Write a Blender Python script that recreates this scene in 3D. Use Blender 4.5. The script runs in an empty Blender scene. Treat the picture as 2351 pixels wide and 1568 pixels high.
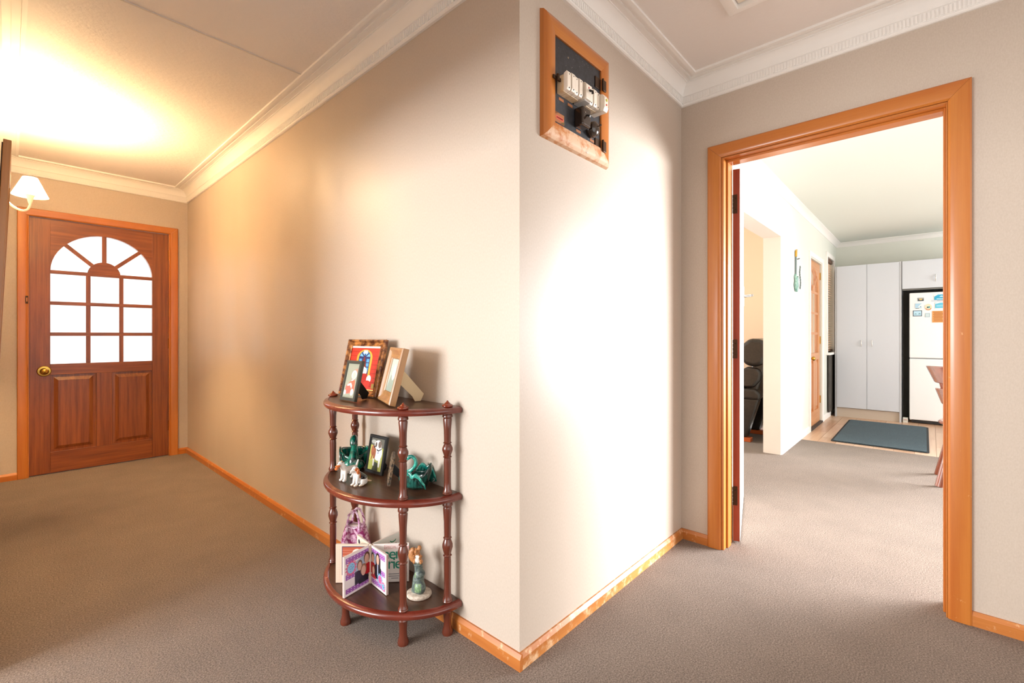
import bpy, bmesh, math, random
from mathutils import Vector, Matrix, Euler
random.seed(7)
scene = bpy.context.scene
COL = scene.collection
R = math.radians

# ------------------------------------------------------------------ camera
cam = bpy.data.cameras.new('camera'); camo = bpy.data.objects.new('camera', cam); COL.objects.link(camo)
cam.sensor_width = 36; cam.lens = 1054.4*36/2351; cam.shift_y = -14/2351; cam.clip_start = 0.02
camo.location = (-1.1386, -1.0026, 1.1); camo.rotation_euler = (R(90), 0, R(42.307-90))
scene.camera = camo
# ------------------------------------------------------------------ sky
w = bpy.data.worlds.new('overcast_sky'); scene.world = w; w.use_nodes = True
bg = w.node_tree.nodes['Background']; bg.inputs[0].default_value = (1.0, 0.965, 0.93, 1); bg.inputs[1].default_value = 1.28
# ------------------------------------------------------------------ daylight lamps at the windows, plus two added fills
def area(name, loc, target, sx, sy, watt, col, spread=180):
    l = bpy.data.lights.new(name, 'AREA'); l.shape = 'RECTANGLE'; l.size = sx; l.size_y = sy
    l.energy = watt; l.color = col; l.spread = R(spread)
    o = bpy.data.objects.new(name, l); COL.objects.link(o); o.location = loc
    o.rotation_euler = (Vector(target)-Vector(loc)).to_track_quat('-Z', 'Y').to_euler()
    return o
area('kitchen_window_daylight', (4.35, -3.62, 1.25), (1.1, -0.15, 0.35), 3.3, 1.7, 118, (0.97, 0.98, 1.0), 62)
area('kitchen_fill_light', (5.2, -3.6, 1.3), (4.6, 0, 1.1), 1.7, 1.5, 34, (0.96, 0.99, 1.0), 170)  # added broad fill to lift the kitchen, not a second window
area('lounge_fill_light', (3.0, 3.5, 1.4), (3.6, 0.6, 0.9), 2.2, 1.4, 55, (1.0, 0.97, 0.93))  # added fill to brighten the lounge; no window is built there
area('side_room_window_daylight', (-4.2, 1.4, 1.3), (0, 0.3, 0.9), 2.0, 1.0, 135, (0.95, 0.98, 1.0))
# ------------------------------------------------------------------ colour management
vs = scene.view_settings
vs.view_transform = 'Standard'; vs.look = 'None'; vs.gamma = 1; vs.exposure = 0.78; vs.use_curve_mapping = False

# ================================================================== materials
def lin(c):
    c = c/255
    return c/12.92 if c <= 0.04045 else ((c+0.055)/1.055)**2.4
def rgb(h):
    h = h.lstrip('#'); return tuple(lin(int(h[i:i+2], 16)) for i in (0, 2, 4))+(1,)
MATS = {}
def newmat(name):
    m = bpy.data.materials.new(name); m.use_nodes = True
    return m, m.node_tree, m.node_tree.nodes['Principled BSDF']
def flat(h, rough=0.5, metal=0.0, coat=0.0):
    k = (h, rough, metal, coat)
    if k not in MATS:
        m, nt, b = newmat('plain_'+h.lstrip('#'))
        b.inputs['Base Color'].default_value = rgb(h); b.inputs['Roughness'].default_value = rough
        b.inputs['Metallic'].default_value = metal; b.inputs['Coat Weight'].default_value = coat
        MATS[k] = m
    return MATS[k]
def node(nt, typ, **kw):
    n = nt.nodes.new(typ)
    for k, v in kw.items():
        if k in n.inputs: n.inputs[k].default_value = v
        else: setattr(n, k, v)
    return n
def noise(nt, scale, stretch=(1, 1, 1), detail=4, rough=0.55):
    tc = node(nt, 'ShaderNodeTexCoord'); mp = node(nt, 'ShaderNodeMapping'); mp.inputs['Scale'].default_value = stretch
    nz = node(nt, 'ShaderNodeTexNoise'); nz.inputs['Scale'].default_value = scale; nz.inputs['Detail'].default_value = detail; nz.inputs['Roughness'].default_value = rough
    nt.links.new(tc.outputs['Object'], mp.inputs['Vector']); nt.links.new(mp.outputs[0], nz.inputs['Vector'])
    return nz
def ramp(nt, src, stops):
    r = node(nt, 'ShaderNodeValToRGB'); e = r.color_ramp.elements
    while len(e) < len(stops): e.new(0.5)
    for i, (p, c) in enumerate(stops): e[i].position = p; e[i].color = c
    nt.links.new(src, r.inputs[0]); return r
def bump(nt, b, src, strength, dist):
    bp = node(nt, 'ShaderNodeBump'); bp.inputs['Strength'].default_value = strength; bp.inputs['Distance'].default_value = dist
    nt.links.new(src, bp.inputs['Height']); nt.links.new(bp.outputs[0], b.inputs['Normal']); return bp
def mottled(name, c1, c2, scale, stretch=(1, 1, 1), rough=0.6, bmp=0, bdist=0.001, lo=0.35, hi=0.65, coat=0, spec=0.5, detail=4, metal=0):
    m, nt, b = newmat(name)
    n = noise(nt, scale, stretch, detail)
    r = ramp(nt, n.outputs[0], [(lo, rgb(c1)), (hi, rgb(c2))]); nt.links.new(r.outputs[0], b.inputs['Base Color'])
    b.inputs['Roughness'].default_value = rough; b.inputs['Coat Weight'].default_value = coat; b.inputs['Specular IOR Level'].default_value = spec
    b.inputs['Metallic'].default_value = metal
    if bmp: bump(nt, b, n.outputs[0], bmp, bdist)
    return m
def wood(name, c1, c2, axis='z', scale=9, rough=0.35, coat=0.25, wear=None, wlo=0.56, whi=0.68, wscale=9):
    st = {'x': (0.06, 1.5, 1.5), 'y': (1.5, 0.06, 1.5), 'z': (1.5, 1.5, 0.06)}[axis]
    m, nt, b = newmat(name)
    n = noise(nt, scale*2.2, st, 6, 0.65)
    r = ramp(nt, n.outputs[0], [(0.3, rgb(c1)), (0.7, rgb(c2))])
    out = r.outputs[0]
    if wear:
        n2 = noise(nt, wscale, (1, 1, 1), 8, 0.7)
        f = ramp(nt, n2.outputs[0], [(wlo, (0, 0, 0, 1)), (whi, (1, 1, 1, 1))])
        mx = node(nt, 'ShaderNodeMix', data_type='RGBA'); nt.links.new(f.outputs[0], mx.inputs[0])
        nt.links.new(out, mx.inputs[6]); mx.inputs[7].default_value = rgb(wear); out = mx.outputs[2]
    nt.links.new(out, b.inputs['Base Color'])
    b.inputs['Roughness'].default_value = rough; b.inputs['Coat Weight'].default_value = coat; b.inputs['Coat Roughness'].default_value = 0.2
    bump(nt, b, n.outputs[0], 0.12, 0.001)
    return m
def wallpaper(name, c1, c2):
    m, nt, b = newmat(name)
    n = noise(nt, 230, (1, 1, 0.5), 3)
    n2 = noise(nt, 3.0, (1, 1, 0.15), 2)
    r = ramp(nt, n.outputs[0], [(0.3, rgb(c1)), (0.7, rgb(c2))])
    nt.links.new(r.outputs[0], b.inputs['Base Color'])
    rr = ramp(nt, n2.outputs[0], [(0.3, (0.34,)*3+(1,)), (0.7, (0.5,)*3+(1,))]); nt.links.new(rr.outputs[0], b.inputs['Roughness'])
    b.inputs['Specular IOR Level'].default_value = 0.45
    bump(nt, b, n.outputs[0], 0.2, 0.0006)
    return m
def carpet_mat(name, c1, c2, c3):
    m, nt, b = newmat(name)
    n = noise(nt, 190, (1, 1, 1), 4, 0.7); n2 = noise(nt, 5, (1, 1, 1), 3)
    r = ramp(nt, n.outputs[0], [(0.32, rgb(c1)), (0.5, rgb(c2)), (0.68, rgb(c3))])
    r2 = ramp(nt, n2.outputs[0], [(0.3, (0.88, 0.88, 0.88, 1)), (0.7, (1, 1, 1, 1))])
    mx = node(nt, 'ShaderNodeMix', data_type='RGBA', blend_type='MULTIPLY'); mx.inputs[0].default_value = 1
    nt.links.new(r.outputs[0], mx.inputs[6]); nt.links.new(r2.outputs[0], mx.inputs[7]); nt.links.new(mx.outputs[2], b.inputs['Base Color'])
    b.inputs['Roughness'].default_value = 0.95; b.inputs['Specular IOR Level'].default_value = 0.1
    b.inputs['Sheen Weight'].default_value = 0.1; b.inputs['Sheen Roughness'].default_value = 0.6
    bump(nt, b, n.outputs[0], 0.8, 0.006)
    return m
def plaster(name, c, scale, strength, dist):
    m, nt, b = newmat(name); b.inputs['Base Color'].default_value = rgb(c); b.inputs['Roughness'].default_value = 0.6
    n = noise(nt, scale, (1, 1, 1), 3); bump(nt, b, n.outputs[0], strength, dist); return m
def glassmat(name, tint, gloss=0.1, rough=0.1):
    m = bpy.data.materials.new(name); m.use_nodes = True; nt = m.node_tree; nt.nodes.clear()
    o = node(nt, 'ShaderNodeOutputMaterial'); t = node(nt, 'ShaderNodeBsdfTransparent'); t.inputs[0].default_value = tint
    g = node(nt, 'ShaderNodeBsdfGlossy'); g.inputs['Roughness'].default_value = rough
    mx = node(nt, 'ShaderNodeMixShader'); mx.inputs[0].default_value = gloss
    nt.links.new(t.outputs[0], mx.inputs[1]); nt.links.new(g.outputs[0], mx.inputs[2]); nt.links.new(mx.outputs[0], o.inputs[0]); return m

WALL = wallpaper('beige_wallpaper', '#c1b2a3', '#c9bbad')
KWALL = plaster('cream_kitchen_paint', '#e6e8df', 60, 0.05, 0.001)
LWALL = plaster('apricot_lounge_paint', '#e2c6aa', 60, 0.05, 0.001)
CEIL = plaster('textured_ceiling_paint', '#ece6e1', 55, 0.55, 0.004)
KCEIL = plaster('kitchen_ceiling_paint', '#e3e6de', 80, 0.05, 0.001)
WHITE = plaster('white_gloss_paint', '#f7f4f0', 40, 0.03, 0.001)
CARPET = carpet_mat('grey_brown_carpet', '#574a42', '#827266', '#a59588')
TRIMZ = wood('rimu_trim_upright', '#b1601f', '#c67c34', 'z', 7, 0.3, 0.35)
TRIMX = wood('rimu_trim_across', '#b1601f', '#c67c34', 'x', 7, 0.3, 0.35)
TRIMY = wood('rimu_trim_along', '#b1601f', '#c67c34', 'y', 7, 0.3, 0.35)
BASEX = wood('worn_skirting_across', '#b0662a', '#c98545', 'x', 8, 0.4, 0.15, '#e2bb92', 0.5, 0.64, 22)
BASEY = wood('worn_skirting_along', '#ad6128', '#c57c3b', 'y', 8, 0.4, 0.15, '#dcae80', 0.58, 0.7, 22)
DOORZ = wood('cedar_door_upright', '#6a2f10', '#985322', 'z', 14, 0.36, 0.3)
DOORX = wood('cedar_door_across', '#6a2f10', '#985322', 'x', 14, 0.36, 0.3)
PALEZ = wood('pale_door_upright', '#c98350', '#dba070', 'z', 12, 0.4, 0.2)
PALEX = wood('pale_door_across', '#c98350', '#dba070', 'x', 12, 0.4, 0.2)
MAHOG = wood('mahogany_gloss', '#5a2016', '#753022', 'y', 6, 0.2, 0.6)
MAHOGZ = wood('mahogany_gloss_turned', '#552416', '#703422', 'z', 6, 0.22, 0.55)
WALNUT = wood('dark_walnut_veneer', '#3f281b', '#5c3c2a', 'y', 16, 0.38, 0.15)
BRASS = flat('#c9a04a', 0.22, 1.0)
STEEL = flat('#b9b9b6', 0.25, 1.0)
BRONZE = flat('#4b3626', 0.45, 0.7)
BLACK = flat('#141414', 0.35)
PANE = glassmat('obscure_glass', (0.96, 0.96, 0.96, 1), 0.06, 0.3)

# ================================================================== mesh helpers
class B:
    def __init__(s): s.v = []; s.f = []; s.mi = []; s.cur = 0
    def add(s, vs_, fs):
        o = len(s.v); s.v += [tuple(p) for p in vs_]; s.f += [tuple(i+o for i in f) for f in fs]; s.mi += [s.cur]*len(fs); return s
    def box(s, x0, y0, z0, x1, y1, z1):
        x0, x1 = min(x0, x1), max(x0, x1); y0, y1 = min(y0, y1), max(y0, y1); z0, z1 = min(z0, z1), max(z0, z1)
        return s.add([(x0, y0, z0), (x1, y0, z0), (x1, y1, z0), (x0, y1, z0), (x0, y0, z1), (x1, y0, z1), (x1, y1, z1), (x0, y1, z1)],
                     [(0, 3, 2, 1), (4, 5, 6, 7), (0, 1, 5, 4), (1, 2, 6, 5), (2, 3, 7, 6), (3, 0, 4, 7)])
    def prism(s, poly, axis, a, b):
        """poly: 2-D points; axis: the extrusion axis; the two other axes in x,y,z order"""
        n = len(poly)
        def P(p, t): return {'x': (t, p[0], p[1]), 'y': (p[0], t, p[1]), 'z': (p[0], p[1], t)}[axis]
        return s.add([P(p, a) for p in poly]+[P(p, b) for p in poly],
                     [tuple(range(n))[::-1], tuple(range(n, 2*n))]+[(i, (i+1) % n, n+(i+1) % n, n+i) for i in range(n)])
    def loft(s, rings, closed=True, caps=True):
        n = len(rings[0]); vs_ = [p for r in rings for p in r]; fs = []
        for k in range(len(rings)-1):
            for i in range(n if closed else n-1):
                j = (i+1) % n; fs.append((k*n+i, k*n+j, (k+1)*n+j, (k+1)*n+i))
        if caps and closed: fs += [tuple(range(n))[::-1], tuple(range((len(rings)-1)*n, len(rings)*n))]
        return s.add(vs_, fs)
    def lathe(s, prof, n=20, c=(0, 0, 0), sx=1, sy=1):
        return s.loft([[(c[0]+r*sx*math.cos(2*math.pi*i/n), c[1]+r*sy*math.sin(2*math.pi*i/n), c[2]+z) for i in range(n)] for r, z in prof])
    def tube(s, pts, rad, n=10, caps=True):
        pts = [Vector(p) for p in pts]; rings = []
        if not isinstance(rad, (list, tuple)): rad = [rad]*len(pts)
        up = None
        for i, p in enumerate(pts):
            t = (pts[min(i+1, len(pts)-1)]-pts[max(i-1, 0)]).normalized()
            if up is None:
                up = Vector((0, 0, 1)) if abs(t.z) < 0.9 else Vector((1, 0, 0))
            a = (up-t*up.dot(t)).normalized(); b = t.cross(a); up = a
            rings.append([tuple(p+(a*math.cos(2*math.pi*k/n)+b*math.sin(2*math.pi*k/n))*rad[i]) for k in range(n)])
        return s.loft(rings, True, caps)
    def ell(s, c, r, n=14, m=9):
        return s.loft(
            [[(c[0]+r[0]*max(1e-3, math.sin(math.pi*k/m))*math.cos(2*math.pi*i/n), c[1]+r[1]*max(1e-3, math.sin(math.pi*k/m))*math.sin(2*math.pi*i/n), c[2]-r[2]*math.cos(math.pi*k/m)) for i in range(n)] for k in range(m+1)])
    def grid(s, P, closed=False):
        return s.loft(P, closed, False)
def mesh_of(b, name, mats, smooth=None):
    me = bpy.data.meshes.new(name); me.from_pydata(b.v, [], b.f)
    for m in (mats if isinstance(mats, (list, tuple)) else [mats]): me.materials.append(m)
    if any(b.mi): me.polygons.foreach_set('material_index', b.mi)
    bm = bmesh.new(); bm.from_mesh(me); bmesh.ops.recalc_face_normals(bm, faces=bm.faces); bm.to_mesh(me); bm.free()
    if smooth is not None:
        me.polygons.foreach_set('use_smooth', [True]*len(me.polygons))
        if smooth < 180: me.set_sharp_from_angle(angle=R(smooth))
    me.update(); return me
def obj(name, b, mats, parent=None, bevel=0, seg=2, smooth=None, loc=None, rot=None, solid=0, subd=0):
    me = b if isinstance(b, bpy.types.Mesh) else mesh_of(b, name, mats, smooth)
    o = bpy.data.objects.new(name, me); COL.objects.link(o)
    if parent: o.parent = parent
    if loc: o.location = loc
    if rot: o.rotation_euler = rot
    if solid:
        md = o.modifiers.new('thickness', 'SOLIDIFY'); md.thickness = solid; md.offset = 0
    if bevel:
        md = o.modifiers.new('edge', 'BEVEL'); md.width = bevel; md.segments = seg; md.limit_method = 'ANGLE'; md.angle_limit = R(35)
    if subd:
        md = o.modifiers.new('round', 'SUBSURF'); md.levels = subd; md.render_levels = subd
    return o
def tag(o, label, cat=None, group=None, kind=None):
    o['label'] = label
    if cat: o['category'] = cat
    if group: o['group'] = group
    if kind: o['kind'] = kind
    return o
def thing(name, label, cat, loc=(0, 0, 0), rot=(0, 0, 0), group=None, kind=None):
    o = bpy.data.objects.new(name, None); COL.objects.link(o); o.empty_display_size = 0.05
    o.location = loc; o.rotation_euler = rot
    return tag(o, label, cat, group, kind)
def struct(name, b, mats, label, cat, bevel=0, smooth=None, **k):
    return tag(obj(name, b, mats, None, bevel, smooth=smooth, **k), label, cat, None, 'structure')
def share(src, name, parent, loc=None, rot=None):
    o = src.copy(); o.name = name; COL.objects.link(o); o.parent = parent
    if loc is not None: o.location = loc
    if rot is not None: o.rotation_euler = rot
    return o
def circ(cx, cy, rx, ry, n=18, a0=0, a1=360):
    full = abs(a1-a0) >= 360
    return [(cx+rx*math.cos(R(a0+(a1-a0)*i/(n if full else n-1))), cy+ry*math.sin(R(a0+(a1-a0)*i/(n if full else n-1)))) for i in range(n)]
def art(name, parent, O, U, V, N, shapes, label=None, step=0.00025, rough=0.35):
    """flat printed picture made of thin coloured shapes; unit coordinates over U x V"""
    O, U, V, N = Vector(O), Vector(U), Vector(V), Vector(N); b = B(); mats = []; mi = {}; step = min(step, 0.0012/max(1, len(shapes)))
    for k, sh in enumerate(shapes):
        col = sh[-1]
        if sh[0] == 'r': poly = [(sh[1], sh[2]), (sh[3], sh[2]), (sh[3], sh[4]), (sh[1], sh[4])]
        elif sh[0] == 'e': poly = circ(sh[1], sh[2], sh[3], sh[4], 16)
        else: poly = sh[1]
        if col not in mi: mi[col] = len(mats); mats.append(flat(col, rough))
        b.cur = mi[col]
        b.add([O+U*p[0]+V*p[1]+N*(step*(k+1)) for p in poly], [tuple(range(len(poly)))])
    me = bpy.data.meshes.new(name); me.from_pydata([tuple(x) for x in b.v], [], b.f)
    for m in mats: me.materials.append(m)
    me.polygons.foreach_set('material_index', b.mi); me.update()
    o = bpy.data.objects.new(name, me); COL.objects.link(o); o.parent = parent
    if label: o['label'] = label
    return o
def text(name, body, parent, O, U, V, N, size, mat, align='CENTER', spacing=1.0):
    c = bpy.data.curves.new(name, 'FONT'); c.body = body; c.size = size; c.align_x = align; c.align_y = 'CENTER'; c.extrude = 0.00015; c.space_character = spacing
    t = bpy.data.objects.new(name, c); COL.objects.link(t)
    dg = bpy.context.evaluated_depsgraph_get(); me = bpy.data.meshes.new_from_object(t.evaluated_get(dg))
    bpy.data.objects.remove(t); bpy.data.curves.remove(c)
    me.materials.clear(); me.materials.append(mat)
    O, U, V, N = Vector(O), Vector(U).normalized(), Vector(V).normalized(), Vector(N).normalized()
    M = Matrix(((U.x, V.x, N.x, O.x), (U.y, V.y, N.y, O.y), (U.z, V.z, N.z, O.z), (0, 0, 0, 1)))
    me.transform(M); me.name = name
    o = bpy.data.objects.new(name, me); COL.objects.link(o); o.parent = parent; return o
def blob(name, parent, prims, mats, colour=None, voxel=0.002, smooth=4):
    """prims: ('e', centre, radii) or ('c', p1, r1, p2, r2); merged into one continuous skin"""
    b = B()
    for p in prims:
        if p[0] == 'e': b.ell(p[1], p[2], 14, 10)
        else:
            a, e = Vector(p[1]), Vector(p[3]); n = 6
            b.tube([a.lerp(e, i/n) for i in range(n+1)], [p[2]+(p[4]-p[2])*i/n for i in range(n+1)], 12)
            b.ell(p[1], (p[2],)*3, 12, 8); b.ell(p[3], (p[4],)*3, 12, 8)
    me = mesh_of(b, name, mats); o = bpy.data.objects.new(name, me); COL.objects.link(o)
    md = o.modifiers.new('r', 'REMESH'); md.mode = 'VOXEL'; md.voxel_size = voxel; md.use_smooth_shade = True
    sm = o.modifiers.new('s', 'SMOOTH'); sm.iterations = smooth; sm.factor = 0.5
    dg = bpy.context.evaluated_depsgraph_get(); me2 = bpy.data.meshes.new_from_object(o.evaluated_get(dg))
    bpy.data.objects.remove(o); me2.materials.clear()
    for m in (mats if isinstance(mats, (list, tuple)) else [mats]): me2.materials.append(m)
    if colour: me2.polygons.foreach_set('material_index', [colour(*p.center) for p in me2.polygons])
    else: me2.polygons.foreach_set('material_index', [0]*len(me2.polygons))
    me2.polygons.foreach_set('use_smooth', [True]*len(me2.polygons)); me2.name = name; me2.update()
    o = bpy.data.objects.new(name, me2); COL.objects.link(o); o.parent = parent; return o

# ================================================================== the room shell
X1, Y2, HC, CZ, XL = 1.334, 4.15, 2.336, 2.445, -1.205
DK = 1.46                     # kitchen face of the doorway wall
YK = 0.015                    # kitchen side wall face
struct('floor', B().box(-4.6, -4.2, -0.06, 4.52, 4.5, 0), CARPET, 'grey brown short pile carpet running through hall and doorway', 'floor')
KF = thing('floor_kitchen', 'pale timber look vinyl floor in front of the kitchen cupboards', 'floor', kind='structure')
obj('screed', B().box(4.52, -3.6, -0.06, 7.2, 0.02, -0.004), flat('#8d6f56', 0.7), KF)
pl = [wood('pale_plank_%d' % i, a, b_, 'x', 10, 0.35, 0.2) for i, (a, b_) in enumerate([('#c39a7a', '#d4b092'), ('#b98f70', '#cda587'), ('#cba486', '#dbb99e')])]
src = {}
k = 0
for iy in range(16):
    x = 4.522; y0 = YK-0.0-0.152*iy
    first = True
    while x < 7.04:
        L = min([0.62, 0.3, 0.92, 0.48][(iy) % 4] if first else 0.92, 7.05-x); first = False
        key = (round(L, 3), k % 3)
        if key not in src: src[key] = o = obj('plank', B().box(0, 0, -0.006, L-0.002, -0.150, 0), pl[k % 3], KF, loc=(x, y0, 0))
        else: share(src[key], 'plank', KF, (x, y0, 0))
        x += L; k += 1
struct('wall_left', B().box(XL-0.1, 1.25, 0, XL, Y2, CZ).box(XL-0.1, -0.5, 1.76, XL, 1.25, CZ), WALL, 'beige papered side wall of the entrance hall carrying the wall lamp, with added light-blocking header', 'wall')  # low header is added out of view to keep side light off the wall top
# front wall with the door opening
fd0, fd1, fdz = -1.035, -0.137, 2.032
struct('wall_front', B().box(XL-0.1, Y2, 0, fd0, Y2+0.12, CZ).box(fd1, Y2, 0, 0.1, Y2+0.12, CZ).box(fd0, Y2, fdz, fd1, Y2+0.12, CZ), WALL, 'beige papered end wall around the timber front door', 'wall')
struct('wall_hall', B().box(0, 0, 0, 0.1, Y2, CZ), WALL, 'long beige papered wall behind the half round shelf', 'wall')
struct('wall_corner', B().box(0.1, 0, 0, X1, 0.1, CZ), WALL, 'short beige papered wall carrying the fuse board', 'wall')
dy0, dy1, dz = -0.2115, -1.0535, 2.0115
struct('wall_right', B().box(X1, dy0, 0, DK, 0.1, CZ).box(X1, -4.2, 0, DK, dy1, CZ).box(X1, dy1, dz, DK, dy0, CZ), WALL, 'beige papered wall around the open kitchen doorway', 'wall')
# kitchen side wall with lounge opening, outer door, window
ox0, ox1, oz = 2.42, 3.655, 2.02
kd0, kd1, kdz = 5.05, 5.83, 2.0
kw0, kw1, kwz0, kwz1 = 6.2, 6.74, 0.87, 2.15
T = YK+0.14
kwb = B().box(DK, YK, 0, ox0, T, CZ).box(ox0, YK, oz, ox1, T, CZ).box(ox1, YK, 0, kd0, T, CZ).box(kd0, YK, kdz, kd1, T, CZ).box(kd1, YK, 0, kw0, T, CZ)
kwb.box(kw0, YK, 0, kw1, T, kwz0).box(kw0, YK, kwz1, kw1, T, CZ).box(kw1, YK, 0, 7.2, T, CZ)
struct('wall_kitchen', kwb, KWALL, 'cream painted kitchen side wall with openings to lounge and outside', 'wall')
struct('wall_kitchen_end', B().box(7.05, -3.7, 0, 7.2, YK, CZ), KWALL, 'cream painted end wall above the kitchen cupboards', 'wall')
struct('wall_kitchen_window', B().box(DK, -3.7, 0, 2.55, -3.6, CZ).box(6.05, -3.7, 0, 7.2, -3.6, CZ).box(2.55, -3.7, 2.2, 6.05, -3.6, CZ).box(2.55, -3.7, 0, 6.05, -3.6, 0.22), KWALL, 'cream kitchen wall around the wide window out of the picture', 'wall')
struct('wall_lounge', B().box(4.61, T, 0, 4.75, 3.6, CZ), LWALL, 'apricot painted lounge wall behind the recliner', 'wall')
struct('wall_lounge_side', B().box(1.34, T, 0, DK, 3.6, CZ), LWALL, 'apricot lounge wall backing onto the hall, out of the picture', 'wall')
cb = B().box(-4.6, -4.2, CZ, DK, 4.4, CZ+0.08)
struct('ceiling', cb, CEIL, 'white stippled plaster ceiling over the entrance hall', 'ceiling')
struct('ceiling_kitchen', B().box(DK, -3.7, CZ, 7.2, 3.7, CZ+0.08), KCEIL, 'smooth cream kitchen ceiling beyond the doorway', 'ceiling')
struct('wall_behind', B().box(-4.7, -4.3, 0, -4.6, -0.6, CZ).box(-4.6, 2.6, 0, XL-0.1, 2.7, CZ), WALL, 'beige papered side room wall out of the picture', 'wall')

# cornices: profile (distance from wall, height) swept along a mitred path
PROF = [(0, 2.336), (0.010, 2.336), (0.015, 2.340), (0.015, 2.346), (0.010, 2.350), (0.0125, 2.385), (0.017, 2.387), (0.017, 2.391), (0.019, 2.402), (0.025, 2.417),
        (0.036, 2.430), (0.050, 2.4375), (0.055, 2.4375), (0.055, 2.442), (0.077, 2.442), (0.077, 2.438), (0.085, 2.438), (0.085, 2.442), (0.106, 2.442), (0.106, 2.434), (0.122, 2.434), (0.122, CZ), (0, CZ)]
path = [Vector(p) for p in [(XL, 1.25), (XL, Y2), (0, Y2), (0, 0), (X1, 0), (X1, -4.2)]]   # room lies to the right of the path
def inward(a, b):
    d = (b-a).normalized(); return Vector((d.y, -d.x))
def mitre(i):
    n = []
    if i > 0: n.append(inward(path[i-1], path[i]))
    if i < len(path)-1: n.append(inward(path[i], path[i+1]))
    if len(n) == 1: return n[0]
    s = n[0]+n[1]; return s/(s.length_squared/2)
cl = ['beside the wall lamp', 'above the front door', 'along the long hall wall', 'above the fuse board', 'above the kitchen doorway']
for i in range(len(path)-1):
    m0, m1 = mitre(i), mitre(i+1)
    r0 = [(path[i].x+m0.x*d, path[i].y+m0.y*d, z) for d, z in PROF]; r1 = [(path[i+1].x+m1.x*d, path[i+1].y+m1.y*d, z) for d, z in PROF]
    o = struct('trim_%d' % (i+1), B().loft([r0, r1]), WHITE, 'white moulded plaster cornice with fluted band '+cl[i], 'cornice', smooth=28)
    a, b_ = path[i], path[i+1]; n = inward(a, b_); d = (b_-a).normalized(); L = (b_-a).length; f = B(); t = 0.012
    while t < L-0.008:
        c = a+d*t; q = [(c+d*s_+n*e) for s_, e in ((-0.0034, 0.009), (-0.0034, 0.0135), (0.0034, 0.0135), (0.0034, 0.009))]
        f.loft([[(p.x, p.y, 2.353) for p in q], [(p.x+n.x*0.002, p.y+n.y*0.002, 2.3835) for p in q]]); t += 0.0125
    fo = obj('fluting', f, WHITE, o); fo['kind'] = 'stuff'
# ceiling sheet joint and roof hatch
struct('trim_6', B().box(XL+0.12, 1.388, CZ-0.003, -0.12, 1.396, CZ), flat('#d6cec8', 0.6), 'thin straight joint strip across the hall ceiling', 'trim')
hx0, hx1, hy0, hy1 = 0.30, 0.90, -0.98, -0.38
hatch = thing('ceiling_hatch', 'white framed square access hatch set in the stippled ceiling', 'hatch', (0, 0, CZ), kind='structure')
hb = [(0, 0), (0.045, 0), (0.045, -0.006), (0.034, -0.016), (0.014, -0.022), (0.0, -0.022)]
hp = [Vector(p) for p in [(hx0, hy0), (hx0, hy1), (hx1, hy1), (hx1, hy0)]]; hcx = Vector(((hx0+hx1)/2, (hy0+hy1)/2))
for i in range(4):
    def ring(p):
        s = Vector((1 if p.x < hcx.x else -1, 1 if p.y < hcx.y else -1))
        return [(p.x+s.x*(0.045-d), p.y+s.y*(0.045-d), z) for d, z in hb]
    obj('moulding', B().loft([ring(hp[i]), ring(hp[(i+1) % 4])]), WHITE, hatch, smooth=30)
obj('lid', B().box(hx0+0.05, hy0+0.05, -0.004, hx1-0.05, hy1-0.05, -0.0005), plaster('hatch_cream', '#efe2cf', 50, 0.03, 0.001), hatch)

# skirting boards
def skirting(name, a, b_, n, mat, label, h=0.053, t=0.014):
    a, b_, n = Vector(a), Vector(b_), Vector(n)
    pr = [(0, 0), (t, 0), (t, h*0.72), (t*0.45, h), (0, h)]
    struct(name, B().loft([[(a.x+n.x*d, a.y+n.y*d, z) for d, z in pr], [(b_.x+n.x*d, b_.y+n.y*d, z) for d, z in pr]]), mat, label, 'skirting')
skirting('baseboard_hall', (0, -0.014), (0, Y2), (-1, 0), BASEY, 'orange timber skirting along the long hall wall')
skirting('baseboard_corner', (0.0002, 0), (X1, 0), (0, -1), BASEX, 'scuffed pale timber skirting under the fuse board wall')
skirting('baseboard_doorway', (X1, 0), (X1, -0.145), (-1, 0), BASEY, 'short timber skirting between corner and kitchen doorway')
skirting('baseboard_right', (X1, -1.12), (X1, -4.2), (-1, 0), BASEY, 'timber skirting on the far side of the kitchen doorway')
skirting('baseboard_front', (-0.078, Y2), (0, Y2), (0, -1), TRIMX, 'short timber skirting beside the front door hinges')
skirting('baseboard_left', (XL, Y2), (-1.088, Y2), (0, -1), TRIMX, 'short timber skirting beside the front door knob side')
skirting('baseboard_kitchen', (ox1+0.02, YK), (kd0-0.07, YK), (0, -1), WHITE, 'white skirting on the kitchen side wall', 0.07, 0.012)
skirting('baseboard_window', (kd1+0.07, YK), (6.46, YK), (0, -1), WHITE, 'white skirting below the kitchen window', 0.07, 0.012)
skirting('baseboard_lounge', (4.61, T), (4.61, 3.6), (-1, 0), WHITE, 'white skirting in the lounge behind the recliner', 0.09, 0.012)

# kitchen coves
cv = [(0, CZ), (0, 2.385), (0.006, 2.385), (0.012, 2.400), (0.025, 2.420), (0.045, 2.434), (0.060, 2.438), (0.060, CZ)]
struct('trim_7', B().loft([[(DK, YK-d, z) for d, z in cv], [(7.05-0.0, YK-d, z) for d, z in cv]]), WHITE, 'plain white cove along the kitchen side wall', 'cornice', smooth=40)
struct('trim_8', B().loft([[(7.05-d, YK, z) for d, z in cv], [(7.05-d, -3.6, z) for d, z in cv]]), WHITE, 'plain white cove above the grey pantry', 'cornice', smooth=40)

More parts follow.
